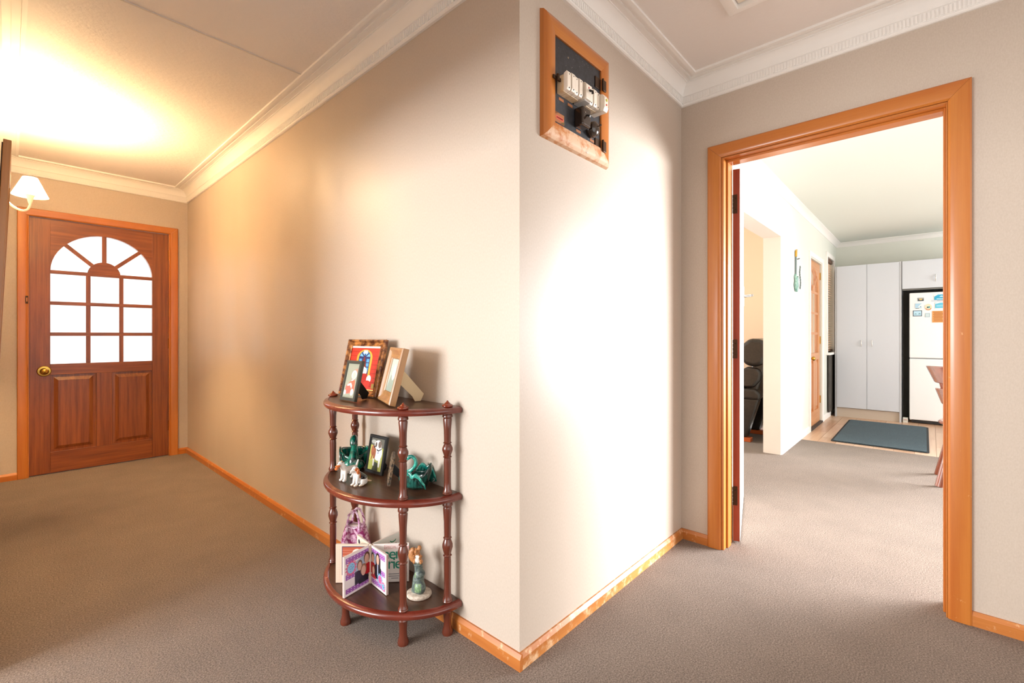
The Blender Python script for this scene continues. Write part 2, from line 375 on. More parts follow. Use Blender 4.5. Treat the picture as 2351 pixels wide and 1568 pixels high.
# ------------------------------------------------------------------ architraves and jambs
def archi(name, label, mapf, a0, a1, ztop, width, mats, t=0.02, cat='door frame', jamb=None):
    """mapf(s, depth, z): s along the wall, depth out of the wall; outer edges a0,a1, top ztop; children are the three mitred boards"""
    root = thing(name, label, cat, kind='structure')
    pr = [(0, 0), (0, t*0.8), (width*0.08, t), (width*0.72, t), (width*0.9, t*0.82), (width, t*0.5), (width, 0)]  # from outer edge inwards
    sg = 1 if a1 > a0 else -1
    obj('architrave', B().loft([[mapf(a0+sg*w_, d, 0.001) for w_, d in pr], [mapf(a0+sg*w_, d, ztop-w_) for w_, d in pr]]), mats[0], root, smooth=25)
    obj('architrave', B().loft([[mapf(a1-sg*w_, d, 0.001) for w_, d in pr], [mapf(a1-sg*w_, d, ztop-w_) for w_, d in pr]]), mats[0], root, smooth=25)
    obj('architrave', B().loft([[mapf(a0+sg*w_, d, ztop-w_+0.0008) for w_, d in pr], [mapf(a1-sg*w_, d, ztop-w_+0.0008) for w_, d in pr]]), mats[1], root, smooth=25)
    return root
TRIMZW = wood('rimu_trim_scuffed', '#b1601f', '#c67c34', 'z', 7, 0.32, 0.3, '#dba46c', 0.66, 0.72, 30)
fr = archi('door_frame', 'orange varnished timber frame around the open kitchen doorway', lambda s, d, z: (X1-d, s, z), -0.145, -1.120, 2.078, 0.066, (TRIMZW, TRIMY))
# linings with a door stop
for s, y, jt, st in ((1, dy0, 0.0105, 0.0195), (-1, dy1, 0.004, 0.012)):
    obj('jamb', B().box(X1-0.006, y, 0, DK+0.006, y-s*jt, dz), TRIMZW, fr, bevel=0.001)
    obj('door_stop', B().box(X1+0.035, y-s*jt, 0, X1+0.085, y-s*st, dz-0.006), TRIMZ, fr, bevel=0.0015)
obj('jamb', B().box(X1-0.006, dy1+0.004, dz-0.006, DK+0.006, dy0-0.0105, dz), TRIMY, fr, bevel=0.001)
obj('door_stop', B().box(X1+0.035, dy1+0.012, dz-0.018, X1+0.085, dy0-0.0195, dz-0.006), TRIMY, fr, bevel=0.0015)
f1 = archi('door_frame', 'orange varnished timber frame around the panelled front door', lambda s, d, z: (s, Y2-d, z), -1.090, -0.077, 2.083, 0.060, (TRIMZ, TRIMX))
for s, x in ((1, fd0), (-1, fd1)):
    obj('jamb', B().box(x, Y2-0.006, 0, x+s*0.008, Y2+0.12, fdz), TRIMZ, f1, bevel=0.001)
obj('jamb', B().box(fd0+0.008, Y2-0.006, fdz-0.008, fd1-0.008, Y2+0.12, fdz), TRIMX, f1, bevel=0.001)
sp = obj('strike_plate', B().box(-1.046, Y2-0.026, 1.345, -1.031, Y2-0.012, 1.405), BRONZE, f1, bevel=0.002)
obj('latch_hole', B().box(-1.041, Y2-0.0275, 1.36, -1.035, Y2-0.0255, 1.39), flat('#c07f52', 0.4), sp)
fk = archi('door_frame', 'white painted frame around the pale timber kitchen outer door', lambda s, d, z: (s, YK-d, z), 4.985, 5.895, 2.065, 0.055, (WHITE, WHITE), 0.016)
fo_ = archi('opening_frame', 'white painted lining of the wide lounge opening', lambda s, d, z: (s, YK-d, z), 2.385, 3.690, 2.055, 0.035, (WHITE, WHITE), 0.012, 'frame')
CREAM = plaster('warm_white_reveal', '#efe8df', 40, 0.03, 0.001)
obj('jamb', B().box(ox1-0.008, YK-0.003, 0, ox1, T+0.003, oz), CREAM, fo_)
obj('jamb', B().box(ox0, YK-0.003, 0, ox0+0.008, T+0.003, oz), CREAM, fo_)
obj('jamb', B().box(ox0+0.008, YK-0.003, oz-0.008, ox1-0.008, T+0.003, oz), CREAM, fo_)

# ------------------------------------------------------------------ arched glazed doors
def panel_door(name, label, loc, wd, ht, MZ, MX, knob_z=0.812, bd=0.024, py=0.012):
    d = thing(name, label, 'door', loc, kind='structure')
    th = 0.04; st = 0.117*wd/0.88; xl, xr = st, wd-st; mid = wd/2
    zs, zb = 1.605, 0.866                # spring line, bottom of the glass
    ra = (xr-xl)/2; zt = zs+ra
    for x0, x1_ in ((0, st), (wd-st, wd)): obj('stile', B().box(x0, 0, 0, x1_, th, ht), MZ, d, bevel=0.0015)
    # head with the arch cut out
    ac = math.atan2(ht-zs, ra); AA = sorted([math.pi*i/24 for i in range(25)]+[ac, math.pi-ac]); n = len(AA)-1
    inner = [(mid+ra*math.cos(a), zs+ra*math.sin(a)) for a in AA]
    outer = []
    for a in AA:
        c, s = math.cos(a), math.sin(a); hx, hz = ra, ht-zs
        tt = min(hx/abs(c) if abs(c) > 1e-6 else 9, hz/s if s > 1e-6 else 9); outer.append((mid+c*tt, zs+s*tt))
    hb_ = B()
    for i in range(n):
        hb_.prism([inner[i], inner[i+1], outer[i+1], outer[i]], 'y', 0.0, th)
    obj('arched_head', hb_, MX, d)
    obj('lock_rail', B().box(xl, 0, 0.78, xr, th, zb), MX, d, bevel=0.0015)
    obj('bottom_rail', B().box(xl, 0, 0, xr, th, 0.165), MX, d, bevel=0.0015)
    obj('centre_stile', B().box(mid-0.05, 0, 0.165, mid+0.05, th, 0.78), MZ, d, bevel=0.0015)
    bw = 0.0145
    zrow = [zb, 1.104, 1.352, zs-0.004]; cols = [xl, xl+(xr-xl)*0.345, xl+(xr-xl)*0.672, xr]
    for z in zrow[1:]: obj('glazing_bar', B().box(xl, 0.004, z-bw, xr, bd, z+bw), MX, d, bevel=0.003)
    for x in cols[1:3]:
        obj('glazing_bar', B().box(x-bw, 0.0055, zb, x+bw, bd-0.002, zs-bw), MZ, d, bevel=0.003)
    rh = 0.105*ra/0.323
    obj('half_round_block', B().prism(circ(mid, zs, rh, rh, 20, 0, 180), 'y', 0.002, th-0.002), MX, d, bevel=0.003)
    angs = [0, 43, 90, 137, 180]
    for a in angs[1:4]:
        c, s = math.cos(R(a)), math.sin(R(a)); px, pz = -s*bw, c*bw
        obj('glazing_bar', B().prism([(mid+c*rh*0.9+px, zs+s*rh*0.9+pz), (mid+c*rh*0.9-px, zs+s*rh*0.9-pz), (mid+c*(ra+0.004)-px, zs+s*(ra+0.004)-pz), (mid+c*(ra+0.004)+px, zs+s*(ra+0.004)+pz)], 'y', 0.006, bd-0.001), MZ, d)
    for i in range(3):
        for j in range(3): obj('pane', B().box(cols[j]+(bw if j else 0), py, zrow[i]+(bw if i else 0), cols[j+1]-(bw if j < 2 else 0), py+0.002, zrow[i+1]-bw), PANE, d)
    for i in range(4):
        a0, a1 = angs[i], angs[i+1]
        poly = [(mid+ra*math.cos(R(a0+(a1-a0)*k/8)), zs+0.004+ra*math.sin(R(a0+(a1-a0)*k/8))) for k in range(9)]+[(mid+rh*math.cos(R(a1+(a0-a1)*k/4)), zs+0.004+rh*math.sin(R(a1+(a0-a1)*k/4))) for k in range(5)]
        obj('pane', B().prism(poly, 'y', py, py+0.002), PANE, d)
    for x0, x1_ in ((xl, mid-0.05), (mid+0.05, xr)):
        b = B(); z0, z1 = 0.165, 0.78; e = 0.045; y0, y1 = 0.016, 0.004
        b.loft([[(x0, 0.030, z0), (x1_, 0.030, z0), (x1_, 0.030, z1), (x0, 0.030, z1)], [(x0, y0, z0), (x1_, y0, z0), (x1_, y0, z1), (x0, y0, z1)],
                [(x0+e*0.45, y0-0.001, z0+e*0.45), (x1_-e*0.45, y0-0.001, z0+e*0.45), (x1_-e*0.45, y0-0.001, z1-e*0.45), (x0+e*0.45, y0-0.001, z1-e*0.45)],
                [(x0+e, y1, z0+e), (x1_-e, y1, z0+e), (x1_-e, y1, z1-e), (x0+e, y1, z1-e)]])
        obj('raised_panel', b, MZ, d)
    k_ = obj('door_knob', B().lathe([(0.001, 0.062), (0.014, 0.060), (0.024, 0.050), (0.026, 0.042), (0.020, 0.030), (0.010, 0.024), (0.009, 0.010), (0.037, 0.008), (0.042, 0.003), (0.042, 0.0)], 24), BRASS, d, smooth=40, loc=(0.082*wd/0.88, 0, knob_z), rot=(R(90), 0, 0))
    k_['label'] = 'round brass door knob'
    for z in (0.27, 1.02, 1.83):
        h = obj('hinge', B().box(wd-0.001, -0.004, z-0.045, wd+0.009, 0.002, z+0.045), BRASS, d); h['label'] = 'dull brass butt hinge'
        obj('hinge_pin', B().tube([(wd+0.004, -0.006, z-0.047), (wd+0.004, -0.006, z+0.047)], 0.0045, 8), BRASS, h, smooth=40)
    return d
panel_door('door_1', 'reddish timber front door with fanlight glazing and two raised panels', (-1.026, Y2+0.012, 0.006), 0.88, 2.015, DOORZ, DOORX)
panel_door('door_3', 'pale timber kitchen outer door with arched glazing in white frame', (kd0+0.006, YK+0.02, 0.02), kd1-kd0-0.016, 1.975, PALEZ, PALEX, bd=0.010, py=0.007)
struct('trim_9', B().box(kd0, YK-0.014, 0, kd1, YK+0.1, 0.02), flat('#3a3230', 0.6), 'dark threshold strip under the kitchen outer door', 'threshold')

# open door leaf
REDW = wood('bare_red_door_edge', '#7e2f1a', '#a34a2c', 'z', 10, 0.45, 0.1)
lf = thing('door_2', 'open kitchen door leaf seen edge on, red brown edge and cream faces', 'door', (1.463, -0.226, 0.008), (0, 0, R(14.3)), kind='structure')
obj('core', B().box(0, -0.0325, 0, 0.80, -0.001, 1.975), REDW, lf)
obj('face_skin', B().box(0.0005, -0.034, 0, 0.80, -0.0325, 1.975), CREAM, lf)
obj('face_skin', B().box(0.0005, -0.001, 0, 0.80, 0.0005, 1.975), CREAM, lf)
for z in (0.24, 1.02, 1.79):
    h = obj('hinge', B().box(-0.0025, -0.021, z-0.05, 0.0, -0.001, z+0.05), BRONZE, lf)
    h['label'] = 'tarnished steel butt hinge'
    for kk in range(5): obj('knuckle', B().tube([(-0.006, 0.004, z-0.05+kk*0.02), (-0.006, 0.004, z-0.032+kk*0.02)], 0.005, 8), STEEL, h, smooth=40)
    for zz in (-0.03, 0.03): obj('screw', B().ell((-0.003, -0.012, z+zz), (0.0015, 0.003, 0.003), 8, 4), flat('#2c221c', 0.5, 0.6), h)
hd = obj('lever_plate', B().box(0.735, -0.0375, 1.29, 0.765, -0.034, 1.42), WHITE, lf, bevel=0.001)
obj('lever', B().tube([(0.75, -0.036, 1.355), (0.75, -0.075, 1.358), (0.735, -0.085, 1.358), (0.65, -0.085, 1.352)], [0.009, 0.008, 0.009, 0.007], 10), STEEL, hd, smooth=50)
# ------------------------------------------------------------------ kitchen window, blind
wn = thing('window_1', 'narrow white framed kitchen window beside the outer door', 'window', kind='structure')
for x0, x1_, z0, z1 in ((kw0, kw0+0.04, kwz0, kwz1), (kw1-0.04, kw1, kwz0, kwz1), (kw0+0.04, kw1-0.04, kwz0, kwz0+0.04), (kw0+0.04, kw1-0.04, kwz1-0.04, kwz1)):
    obj('sash', B().box(x0, YK+0.05, z0, x1_, YK+0.1, z1), WHITE, wn, bevel=0.002)
obj('pane', B().box(kw0+0.04, YK+0.072, kwz0+0.04, kw1-0.04, YK+0.076, kwz1-0.04), PANE, wn)
for x0, x1_, z0, z1 in ((kw0-0.055, kw0, kwz0, kwz1+0.06), (kw1, kw1+0.055, kwz0, kwz1+0.06), (kw0, kw1, kwz1, kwz1+0.06)):
    obj('architrave', B().box(x0, YK-0.016, z0, x1_, YK, z1), WHITE, wn, bevel=0.002)
obj('window_sill', B().box(kw0-0.07, YK-0.05, kwz0-0.03, 6.76, YK+0.05, kwz0), WHITE, wn, bevel=0.004)
BLW = flat('#efd6bd', 0.45)
bl = thing('venetian_blind', 'pale timber venetian blind hanging in the narrow kitchen window', 'blind', ((kw0+kw1)/2, YK+0.022, 0))
obj('headrail', B().box(-0.25, -0.02, 2.10, 0.25, 0.02, 2.145), flat('#6b4632', 0.5), bl, bevel=0.003)
s0 = obj('slat', B().prism([(-0.021, -0.006), (0.021, 0.005), (0.021, 0.0072), (-0.021, -0.0038)], 'x', -0.245, 0.245), BLW, bl, loc=(0, 0, 2.075))
for i in range(1, 37): share(s0, 'slat', bl, (0, 0, 2.075-0.032*i))
obj('bottom_rail', B().box(-0.245, -0.02, 0.885, 0.245, 0.02, 0.905), flat('#8d6a52', 0.5), bl, bevel=0.002)
for x in (-0.18, 0.18): obj('cord', B().tube([(x, -0.024, 0.9), (x, -0.024, 2.1)], 0.0012, 5), flat('#efe6da', 0.7), bl)
tag(obj('dark_panel', B().box(6.215, YK-0.028, 0.075, 6.7, YK-0.013, 0.835), mottled('charcoal_board', '#3a352f', '#4a443d', 8, rough=0.6), None, bevel=0.002), 'dark charcoal board fixed below the kitchen window sill', 'board')

# ================================================================== half round display shelf
SH = thing('display_shelf', 'half round three tier mahogany shelf with turned posts against hall wall', 'shelf', (0, 0.65, 0))
SA, SB = 0.37, 0.305
TZ = [0.118, 0.515, 0.838]     # top faces
def half(a, b, n=36, x0=0.0): return [(x0-0.004-b*math.sin(math.pi*i/n), a*math.cos(math.pi*i/n)) for i in range(n+1)]
for z in TZ:
    # rounded nosing
    prof = [(0.010, -0.026), (0.003, -0.024), (0.0, -0.017), (0.0005, -0.010), (0.004, -0.005), (0.010, -0.003), (0.016, -0.0005), (0.018, 0.0), (0.021, -0.002)]
    rings = []
    n = 40
    for i in range(n+1):
        t = math.pi*i/n; rings.append([(min(-0.004, -0.004-(SB-d)*math.sin(t)), (SA-d)*math.cos(t), z+dz_) for d, dz_ in prof]+[(min(-0.004, -0.004-(SB-0.021)*math.sin(t)), (SA-0.021)*math.cos(t), z-0.026)])
    tier = obj('tier', B().loft(rings), MAHOG, SH, smooth=40)
    obj('tier_top', B().prism(half(SA-0.019, SB-0.019), 'z', z-0.024, z-0.0015), WALNUT, tier)
def post_prof(z0, z1):
    h = z1-z0; q = [(0.0165, 0), (0.0185, 0.012), (0.0165, 0.022), (0.0180, 0.03), (0.0135, 0.06), (0.0125, 0.16), (0.0135, 0.40), (0.0125, 0.45), (0.0165, 0.462), (0.0125, 0.475), (0.0150, 0.50), (0.0195, 0.545), (0.0190, 0.575), (0.0145, 0.61), (0.0120, 0.625), (0.0160, 0.637), (0.0125, 0.65), (0.0135, 0.80), (0.0165, 0.93), (0.0150, 0.945), (0.0190, 0.96), (0.0185, 0.98), (0.0160, 1.0)]
    return [(r, z0+h*t) for r, t in q]
posts = [(-0.045, -0.335), (-0.188, -0.262), (-0.188, 0.262), (-0.045, 0.335)]
pmesh = {}
for (px, py) in posts:
    for i in range(2):
        if i not in pmesh: pmesh[i] = obj('post', B().lathe(post_prof(TZ[i], TZ[i+1]-0.026), 20), MAHOGZ, SH, smooth=35, loc=(px, py, 0))
        else: share(pmesh[i], 'post', SH, (px, py, 0))
    if 'f' not in pmesh:
        pmesh['f'] = obj('finial', B().lathe([(0.017, 0.0), (0.0205, 0.003), (0.0205, 0.006), (0.017, 0.0095), (0.0115, 0.0115), (0.0105, 0.0135), (0.007, 0.016), (0.0038, 0.0195), (0.0025, 0.022), (0.0005, 0.0235)], 20), flat('#7a2c12', 0.15, 0, 0.6), SH, smooth=35, loc=(px, py, TZ[2]-0.001))
        pmesh['l'] = obj('leg', B().lathe([(0.019, 0.0), (0.0205, 0.006), (0.019, 0.014), (0.0145, 0.03), (0.0135, 0.05), (0.0165, 0.083), (0.0185, 0.0865), (0.0165, 0.092)], 20), MAHOGZ, SH, smooth=35, loc=(px, py, 0))
    else:
        share(pmesh['f'], 'finial', SH, (px, py, TZ[2]-0.001)); share(pmesh['l'], 'leg', SH, (px, py, 0))
share(pmesh['l'], 'leg', SH, (-0.268, 0.0, 0))

# ================================================================== picture frames
def pframe(name, label, bl_, br_, zt, ht, mw, depth, mat, tilt, prof=None, strut=None, cat='photo', floor_off=0.0):
    """bl_, br_: bottom corners (left, right seen from the front) on the tier whose top is zt"""
    a, b_ = Vector(bl_), Vector(br_); wd = (b_-a).length; mid = (a+b_)/2; rz = math.atan2((b_-a).y, (b_-a).x); t = R(tilt)
    root = thing(name, label, cat, (mid.x, mid.y, zt+depth*math.sin(t)+0.0005+floor_off), (-t, 0, rz))
    pr = prof or [(0, depth), (0, 0.002), (0.002, 0), (mw-0.002, 0), (mw, 0.002), (mw, depth*0.6)]
    cs = [(-wd/2, 0), (wd/2, 0), (wd/2, ht), (-wd/2, ht)]; sg = [(1, 1), (-1, 1), (-1, -1), (1, -1)]
    for i in range(4):
        j = (i+1) % 4
        obj('moulding', B().loft([[(cs[i][0]+sg[i][0]*d, y, cs[i][1]+sg[i][1]*d) for d, y in pr], [(cs[j][0]+sg[j][0]*d, y, cs[j][1]+sg[j][1]*d) for d, y in pr]]), mat, root, smooth=25)
    obj('backing', B().box(-wd/2+0.002, depth-0.004, 0.002, wd/2-0.002, depth+0.0005, ht-0.002), strut[3] if strut else BLACK, root)
    if strut:
        sw0, sw1, zz, sm, reach = strut
        # easel leg: a board standing square to the back of the frame
        fz = reach*math.tan(t); y1 = depth+reach; hw = sw0/2
        poly = [(depth+0.001, zz+hw), (depth+0.001, zz-hw*1.3), (y1-sw0*0.75, fz+0.012), (y1-sw0*0.45, fz+0.001-0.45*sw0*math.tan(t)), (y1, fz+0.001), (y1+0.006, fz+sw0*0.62)]
        b = B().prism(poly, 'x', -0.002, 0.002)
        obj('strut', b, sm, root)
    return root, wd
COPPER = mottled('mottled_copper_gilt', '#5a2a14', '#c98748', 40, rough=0.28, bmp=0.3, bdist=0.002, lo=0.4, hi=0.62, coat=0.3, metal=0.3)
def P3(pr): return pr
r1, wd = pframe('framed_photo', 'large copper gilt photo frame with bright red picture on the top tier', (-0.150, 0.945), (-0.112, 0.700), TZ[2], 0.247, 0.030, 0.018, COPPER, 13,
    [(0, 0.018), (0, 0.004), (0.003, 0), (0.008, 0.001), (0.014, 0.007), (0.022, 0.007), (0.026, 0.004), (0.030, 0.006), (0.030, 0.014)], (0.04, 0.06, 0.12, BLACK, 0.05))
red = [('r', 0, 0, 1, 1, '#d23422')]+[('r', 0, 0.06+0.1*i, 1, 0.075+0.1*i, '#b02617') for i in range(9)]+[('r', 0, 0.955, 1, 1, '#f0e3d8'),
    ('p', [(0.26, 0.3)]+[(0.5+0.27*math.cos(R(a)), 0.72+0.2*math.sin(R(a))) for a in range(180, -1, -15)]+[(0.77, 0.3)], '#e2a53a'),
    ('p', [(0.31, 0.3)]+[(0.5+0.2*math.cos(R(a)), 0.73+0.16*math.sin(R(a))) for a in range(180, -1, -15)]+[(0.7, 0.3)], '#1e2c66')]
for i in range(4):
    a0, a1 = 8+43*i, 8+43*i+34
    red.append(('p', [(0.505+0.05*math.cos(R(a0+17)), 0.735+0.04*math.sin(R(a0+17)))]+[(0.505+0.18*math.cos(R(a)), 0.735+0.14*math.sin(R(a))) for a in range(a0, a1+1, 8)], '#6db4dd'))
for ix in range(2):
    for iy in range(3): red.append(('r', 0.33+0.26*ix, 0.42+0.1*iy, 0.42+0.26*ix, 0.50+0.1*iy, '#4f9acb'))
red += [('r', 0.44, 0.82, 0.58, 0.90, '#e9d6d2'), ('p', [(0.5, 0.78), (0.63, 0.45), (0.38, 0.45)], '#7c2a1c'), ('e', 0.5, 0.40, 0.17, 0.12, '#efe3dd'), ('e', 0.28, 0.42, 0.06, 0.05, '#d08a70'),
        ('p', [(0.2, 0.1), (0.8, 0.1), (0.68, 0.36), (0.32, 0.36)], '#a81d16'), ('e', 0.77, 0.24, 0.08, 0.09, '#f2e6d8'), ('e', 0.74, 0.12, 0.12, 0.09, '#c42b20'), ('r', 0.9, 0.03, 1, 0.14, '#b79a4a'), ('p', [(0, 0), (0.1, 0), (0.08, 0.25), (0.0, 0.3)], '#3c5a3a')]
art('picture', r1, (-wd/2+0.029, 0.010, 0.029), (wd-0.058, 0, 0), (0, 0, 0.247-0.058), (0, -1, 0), red)
CHAR = flat('#3f403a', 0.3)
r2, wd = pframe('framed_photo', 'narrow dark grey photo frame of baby in red outfit on top tier', (-0.238, 0.760), (-0.232, 0.655), TZ[2], 0.162, 0.013, 0.014, CHAR, 13, None, (0.042, 0.06, 0.085, BLACK, 0.075))
art('picture', r2, (-wd/2+0.012, 0.0035, 0.012), (wd-0.024, 0, 0), (0, 0, 0.162-0.024), (0, -1, 0), [('r', 0, 0, 1, 1, '#8c9180'), ('r', 0.05, 0.04, 0.95, 0.96, '#9a9c8a'),
    ('p', [(0.35, 0.42), (0.6, 0.56), (0.85, 0.5), (0.9, 0.2), (0.6, 0.12), (0.3, 0.2)], '#d76a52'), ('e', 0.36, 0.26, 0.22, 0.15, '#e0675a'), ('e', 0.15, 0.15, 0.1, 0.07, '#efe6dc'), ('e', 0.75, 0.17, 0.13, 0.1, '#efe6dc'),
    ('p', [(0.25, 0.38), (0.55, 0.44), (0.68, 0.36), (0.66, 0.26), (0.5, 0.36), (0.28, 0.33)], '#ede4da'), ('p', [(0.6, 0.8), (0.9, 0.86), (0.92, 0.72), (0.85, 0.66)], '#e08a74'), ('e', 0.69, 0.67, 0.22, 0.13, '#f3ede6'), ('e', 0.69, 0.65, 0.14, 0.105, '#e9c3ae'), ('p', [(0.5, 0.48), (0.62, 0.54), (0.75, 0.53), (0.68, 0.5)], '#f0e7dd')])
TANW = wood('light_oak_frame', '#8f6238', '#b48655', 'z', 10, 0.4, 0.1)
PALEP = flat('#dcc39a', 0.6)
r3, wd = pframe('framed_photo', 'moulded tan timber photo frame standing sideways on the top tier', (-0.137, 0.643), (-0.205, 0.455), TZ[2], 0.215, 0.044, 0.026, TANW, 14,
    [(0, 0.026), (0, 0.004), (0.004, 0), (0.010, 0), (0.016, 0.006), (0.028, 0.011), (0.036, 0.008), (0.040, 0.008), (0.044, 0.012), (0.044, 0.022)], (0.05, 0.085, 0.125, PALEP, 0.120))
art('picture', r3, (-wd/2+0.043, 0.014, 0.043), (wd-0.086, 0, 0), (0, 0, 0.215-0.086), (0, -1, 0), [('r', 0, 0, 1, 1, '#b9c6bd'), ('p', [(0, 0), (1, 0), (0.8, 0.4), (0.3, 0.5)], '#93a598'), ('e', 0.6, 0.6, 0.2, 0.25, '#d3dcd6')])
r4, wd = pframe('framed_photo', 'black photo frame with a brown and white dog on the middle tier', (-0.108, 0.792), (-0.097, 0.678), TZ[1], 0.158, 0.013, 0.012, BLACK, 11, None, (0.036, 0.05, 0.07, BLACK, 0.05))
art('picture', r4, (-wd/2+0.013, 0.004, 0.013), (wd-0.026, 0, 0), (0, 0, 0.158-0.026), (0, -1, 0), [('r', 0, 0, 1, 1, '#98984a'), ('r', 0, 0.72, 1, 1, '#5d5a50'), ('e', 0.2, 0.88, 0.2, 0.06, '#a5a39a'), ('p', [(0, 0.3), (0.3, 0.3), (0.35, 0.75), (0, 0.78)], '#b5ae5c'),
    ('p', [(0.3, 0.0), (0.75, 0.0), (0.68, 0.24), (0.45, 0.27)], '#3a3d2c'), ('e', 0.2, 0.6, 0.12, 0.17, '#9a5a3c'), ('p', [(0.12, 0.32), (0.2, 0.55), (0.3, 0.55), (0.18, 0.3)], '#8d4f34'), ('e', 0.62, 0.55, 0.3, 0.24, '#d8d3cf'), ('e', 0.36, 0.52, 0.09, 0.2, '#8f5236'),
    ('p', [(0.3, 0.35), (0.4, 0.36), (0.42, 0.14), (0.33, 0.13)], '#cdc6c2'), ('p', [(0.7, 0.38), (0.86, 0.4), (0.84, 0.12), (0.74, 0.12)], '#d5d0cc'), ('e', 0.55, 0.80, 0.27, 0.15, '#e4dad5'), ('e', 0.68, 0.82, 0.13, 0.11, '#6d5b50'), ('e', 0.40, 0.80, 0.07, 0.08, '#5a4a42'), ('e', 0.31, 0.72, 0.05, 0.04, '#33292a'), ('p', [(0.48, 0.64), (0.62, 0.6), (0.84, 0.68), (0.84, 0.71), (0.62, 0.635), (0.5, 0.67)], '#23262e'), ('e', 0.62, 0.56, 0.025, 0.03, '#4a5fa0')])
STONE = mottled('carved_bronze_gilt', '#2a221b', '#8a6f52', 120, rough=0.45, bmp=0.6, bdist=0.003, lo=0.4, hi=0.65)
r5, wd = pframe('framed_photo', 'small carved bronze photo frame standing edge on in the middle tier', (-0.100, 0.628), (-0.152, 0.548), TZ[1], 0.112, 0.02, 0.012, STONE, 10, [(0, 0.012), (0, 0.003), (0.004, 0), (0.012, -0.002), (0.02, 0.003), (0.02, 0.008)], (0.032, 0.04, 0.06, BLACK, 0.055))
art('picture', r5, (-wd/2+0.019, 0.006, 0.019), (wd-0.038, 0, 0), (0, 0, 0.112-0.038), (0, -1, 0), [('r', 0, 0, 1, 1, '#5a5148'), ('e', 0.5, 0.5, 0.42, 0.46, '#a89f92')])

# ================================================================== ornaments
def glaze(name, c1, c2, scale=22): return mottled(name, c1, c2, scale, rough=0.08, lo=0.4, hi=0.6, coat=0.6, spec=0.6)
TEAL = glaze('teal_black_glaze', '#04201c', '#0b7a66', 26)
TEALL = glaze('turquoise_glaze', '#0f6a60', '#46b8a4', 40)
TEALB = glaze('black_teal_glaze', '#0a1110', '#1d5a50', 30)
def bez(p, n=24):
    p = [Vector(q) for q in p]; out = []
    for i in range(len(p)-1):
        a, b_, c, d = p[max(i-1, 0)], p[i], p[i+1], p[min(i+2, len(p)-1)]
        m = max(2, n//(len(p)-1))
        for k in range(m):
            t = k/m; out.append(0.5*((2*b_)+(c-a)*t+(2*a-5*b_+4*c-d)*t*t+(3*b_-a-3*c+d)*t**3))
    out.append(p[-1]); return out
def wing(b, base, out, up, length, n=9, m=14, curl=0.25, ribs=0.0):
    """leaf shaped upright wing panel as a surface: base point, outward vector, up vector"""
    base, out, up = Vector(base), Vector(out), Vector(up); side = Vector(length); g = []
    for j in range(m+1):
        v = j/m; row = []
        hgt = math.sin(math.pi*min(1, 0.12+0.88*v))**0.6
        for i in range(n+1):
            u = i/n; q = base+side*v+up*(u*hgt)+out*(math.sin(u*math.pi*0.6)*(1-curl*u))*(0.5+0.5*math.sin(math.pi*v))
            q += out.normalized()*ribs*math.cos(v*m*math.pi*0.7)*u
            row.append(tuple(q))
        g.append(row)
    b.grid(g); return b
# dark teal swan planter seen from the front, facing the room
v = thing('swan_vase', 'dark teal glazed swan planter facing the room on the middle tier', 'vase', (-0.106, 0.872, TZ[1]), (0, 0, R(236)))
# local: +x is where the swan faces
def bowl(b, rx0, rx1, ry, h, n=28, m=8, dip=0.0, wingh=0.0, tail=0.0):
    g = []
    for k in range(m+1):
        t = k/m; row = []
        rr = math.sin(math.pi/2*(0.42+0.58*t))
        for i in range(n+1):
            a = 2*math.pi*i/n; c, s = math.cos(a), math.sin(a); rx = rx0 if c > 0 else rx1
            hh = h*(1+wingh*abs(s)**1.5*(1-0.4*c)+tail*max(0, -c)**6-dip*max(0, c)**2)
            row.append((rx*rr*c, ry*rr*s, 0.002+hh*t))
        g.append(row)
    b.grid(g); b.add([g[0][i] for i in range(n)], [tuple(range(n))]); return b
obj('body', bowl(B(), 0.062, 0.066, 0.058, 0.060, wingh=0.45, tail=0.3), TEAL, v, smooth=180, solid=0.006)
neck = bez([(0.050, 0, 0.010), (0.062, 0, 0.045), (0.046, 0, 0.085), (0.036, 0, 0.118), (0.046, 0, 0.142), (0.064, 0, 0.138), (0.072, 0, 0.118), (0.073, 0, 0.096)], 28)
obj('neck', B().tube(neck, [0.030-0.0005*i if i < 3 else max(0.012, 0.030-0.0022*(i-2)) if i < 14 else (0.0125+0.0035*math.sin((i-14)/14*math.pi) if i < 25 else 0.010-0.0022*(i-25)) for i in range(len(neck))], 16), TEAL, v, smooth=180)
blob('breast', v, [('e', (0.048, 0, 0.030), (0.030, 0.046, 0.030)), ('c', (0.05, 0, 0.045), 0.024, (0.046, 0, 0.075), 0.014)], TEAL, voxel=0.003)
for s in (-1, 1):
    obj('wing', wing(B(), (0.030, s*0.052, 0.012), (0, s*0.014, 0), (0, s*0.004, 0.085), (-0.085, -s*0.006, 0)), TEAL, v, smooth=180, solid=0.006)
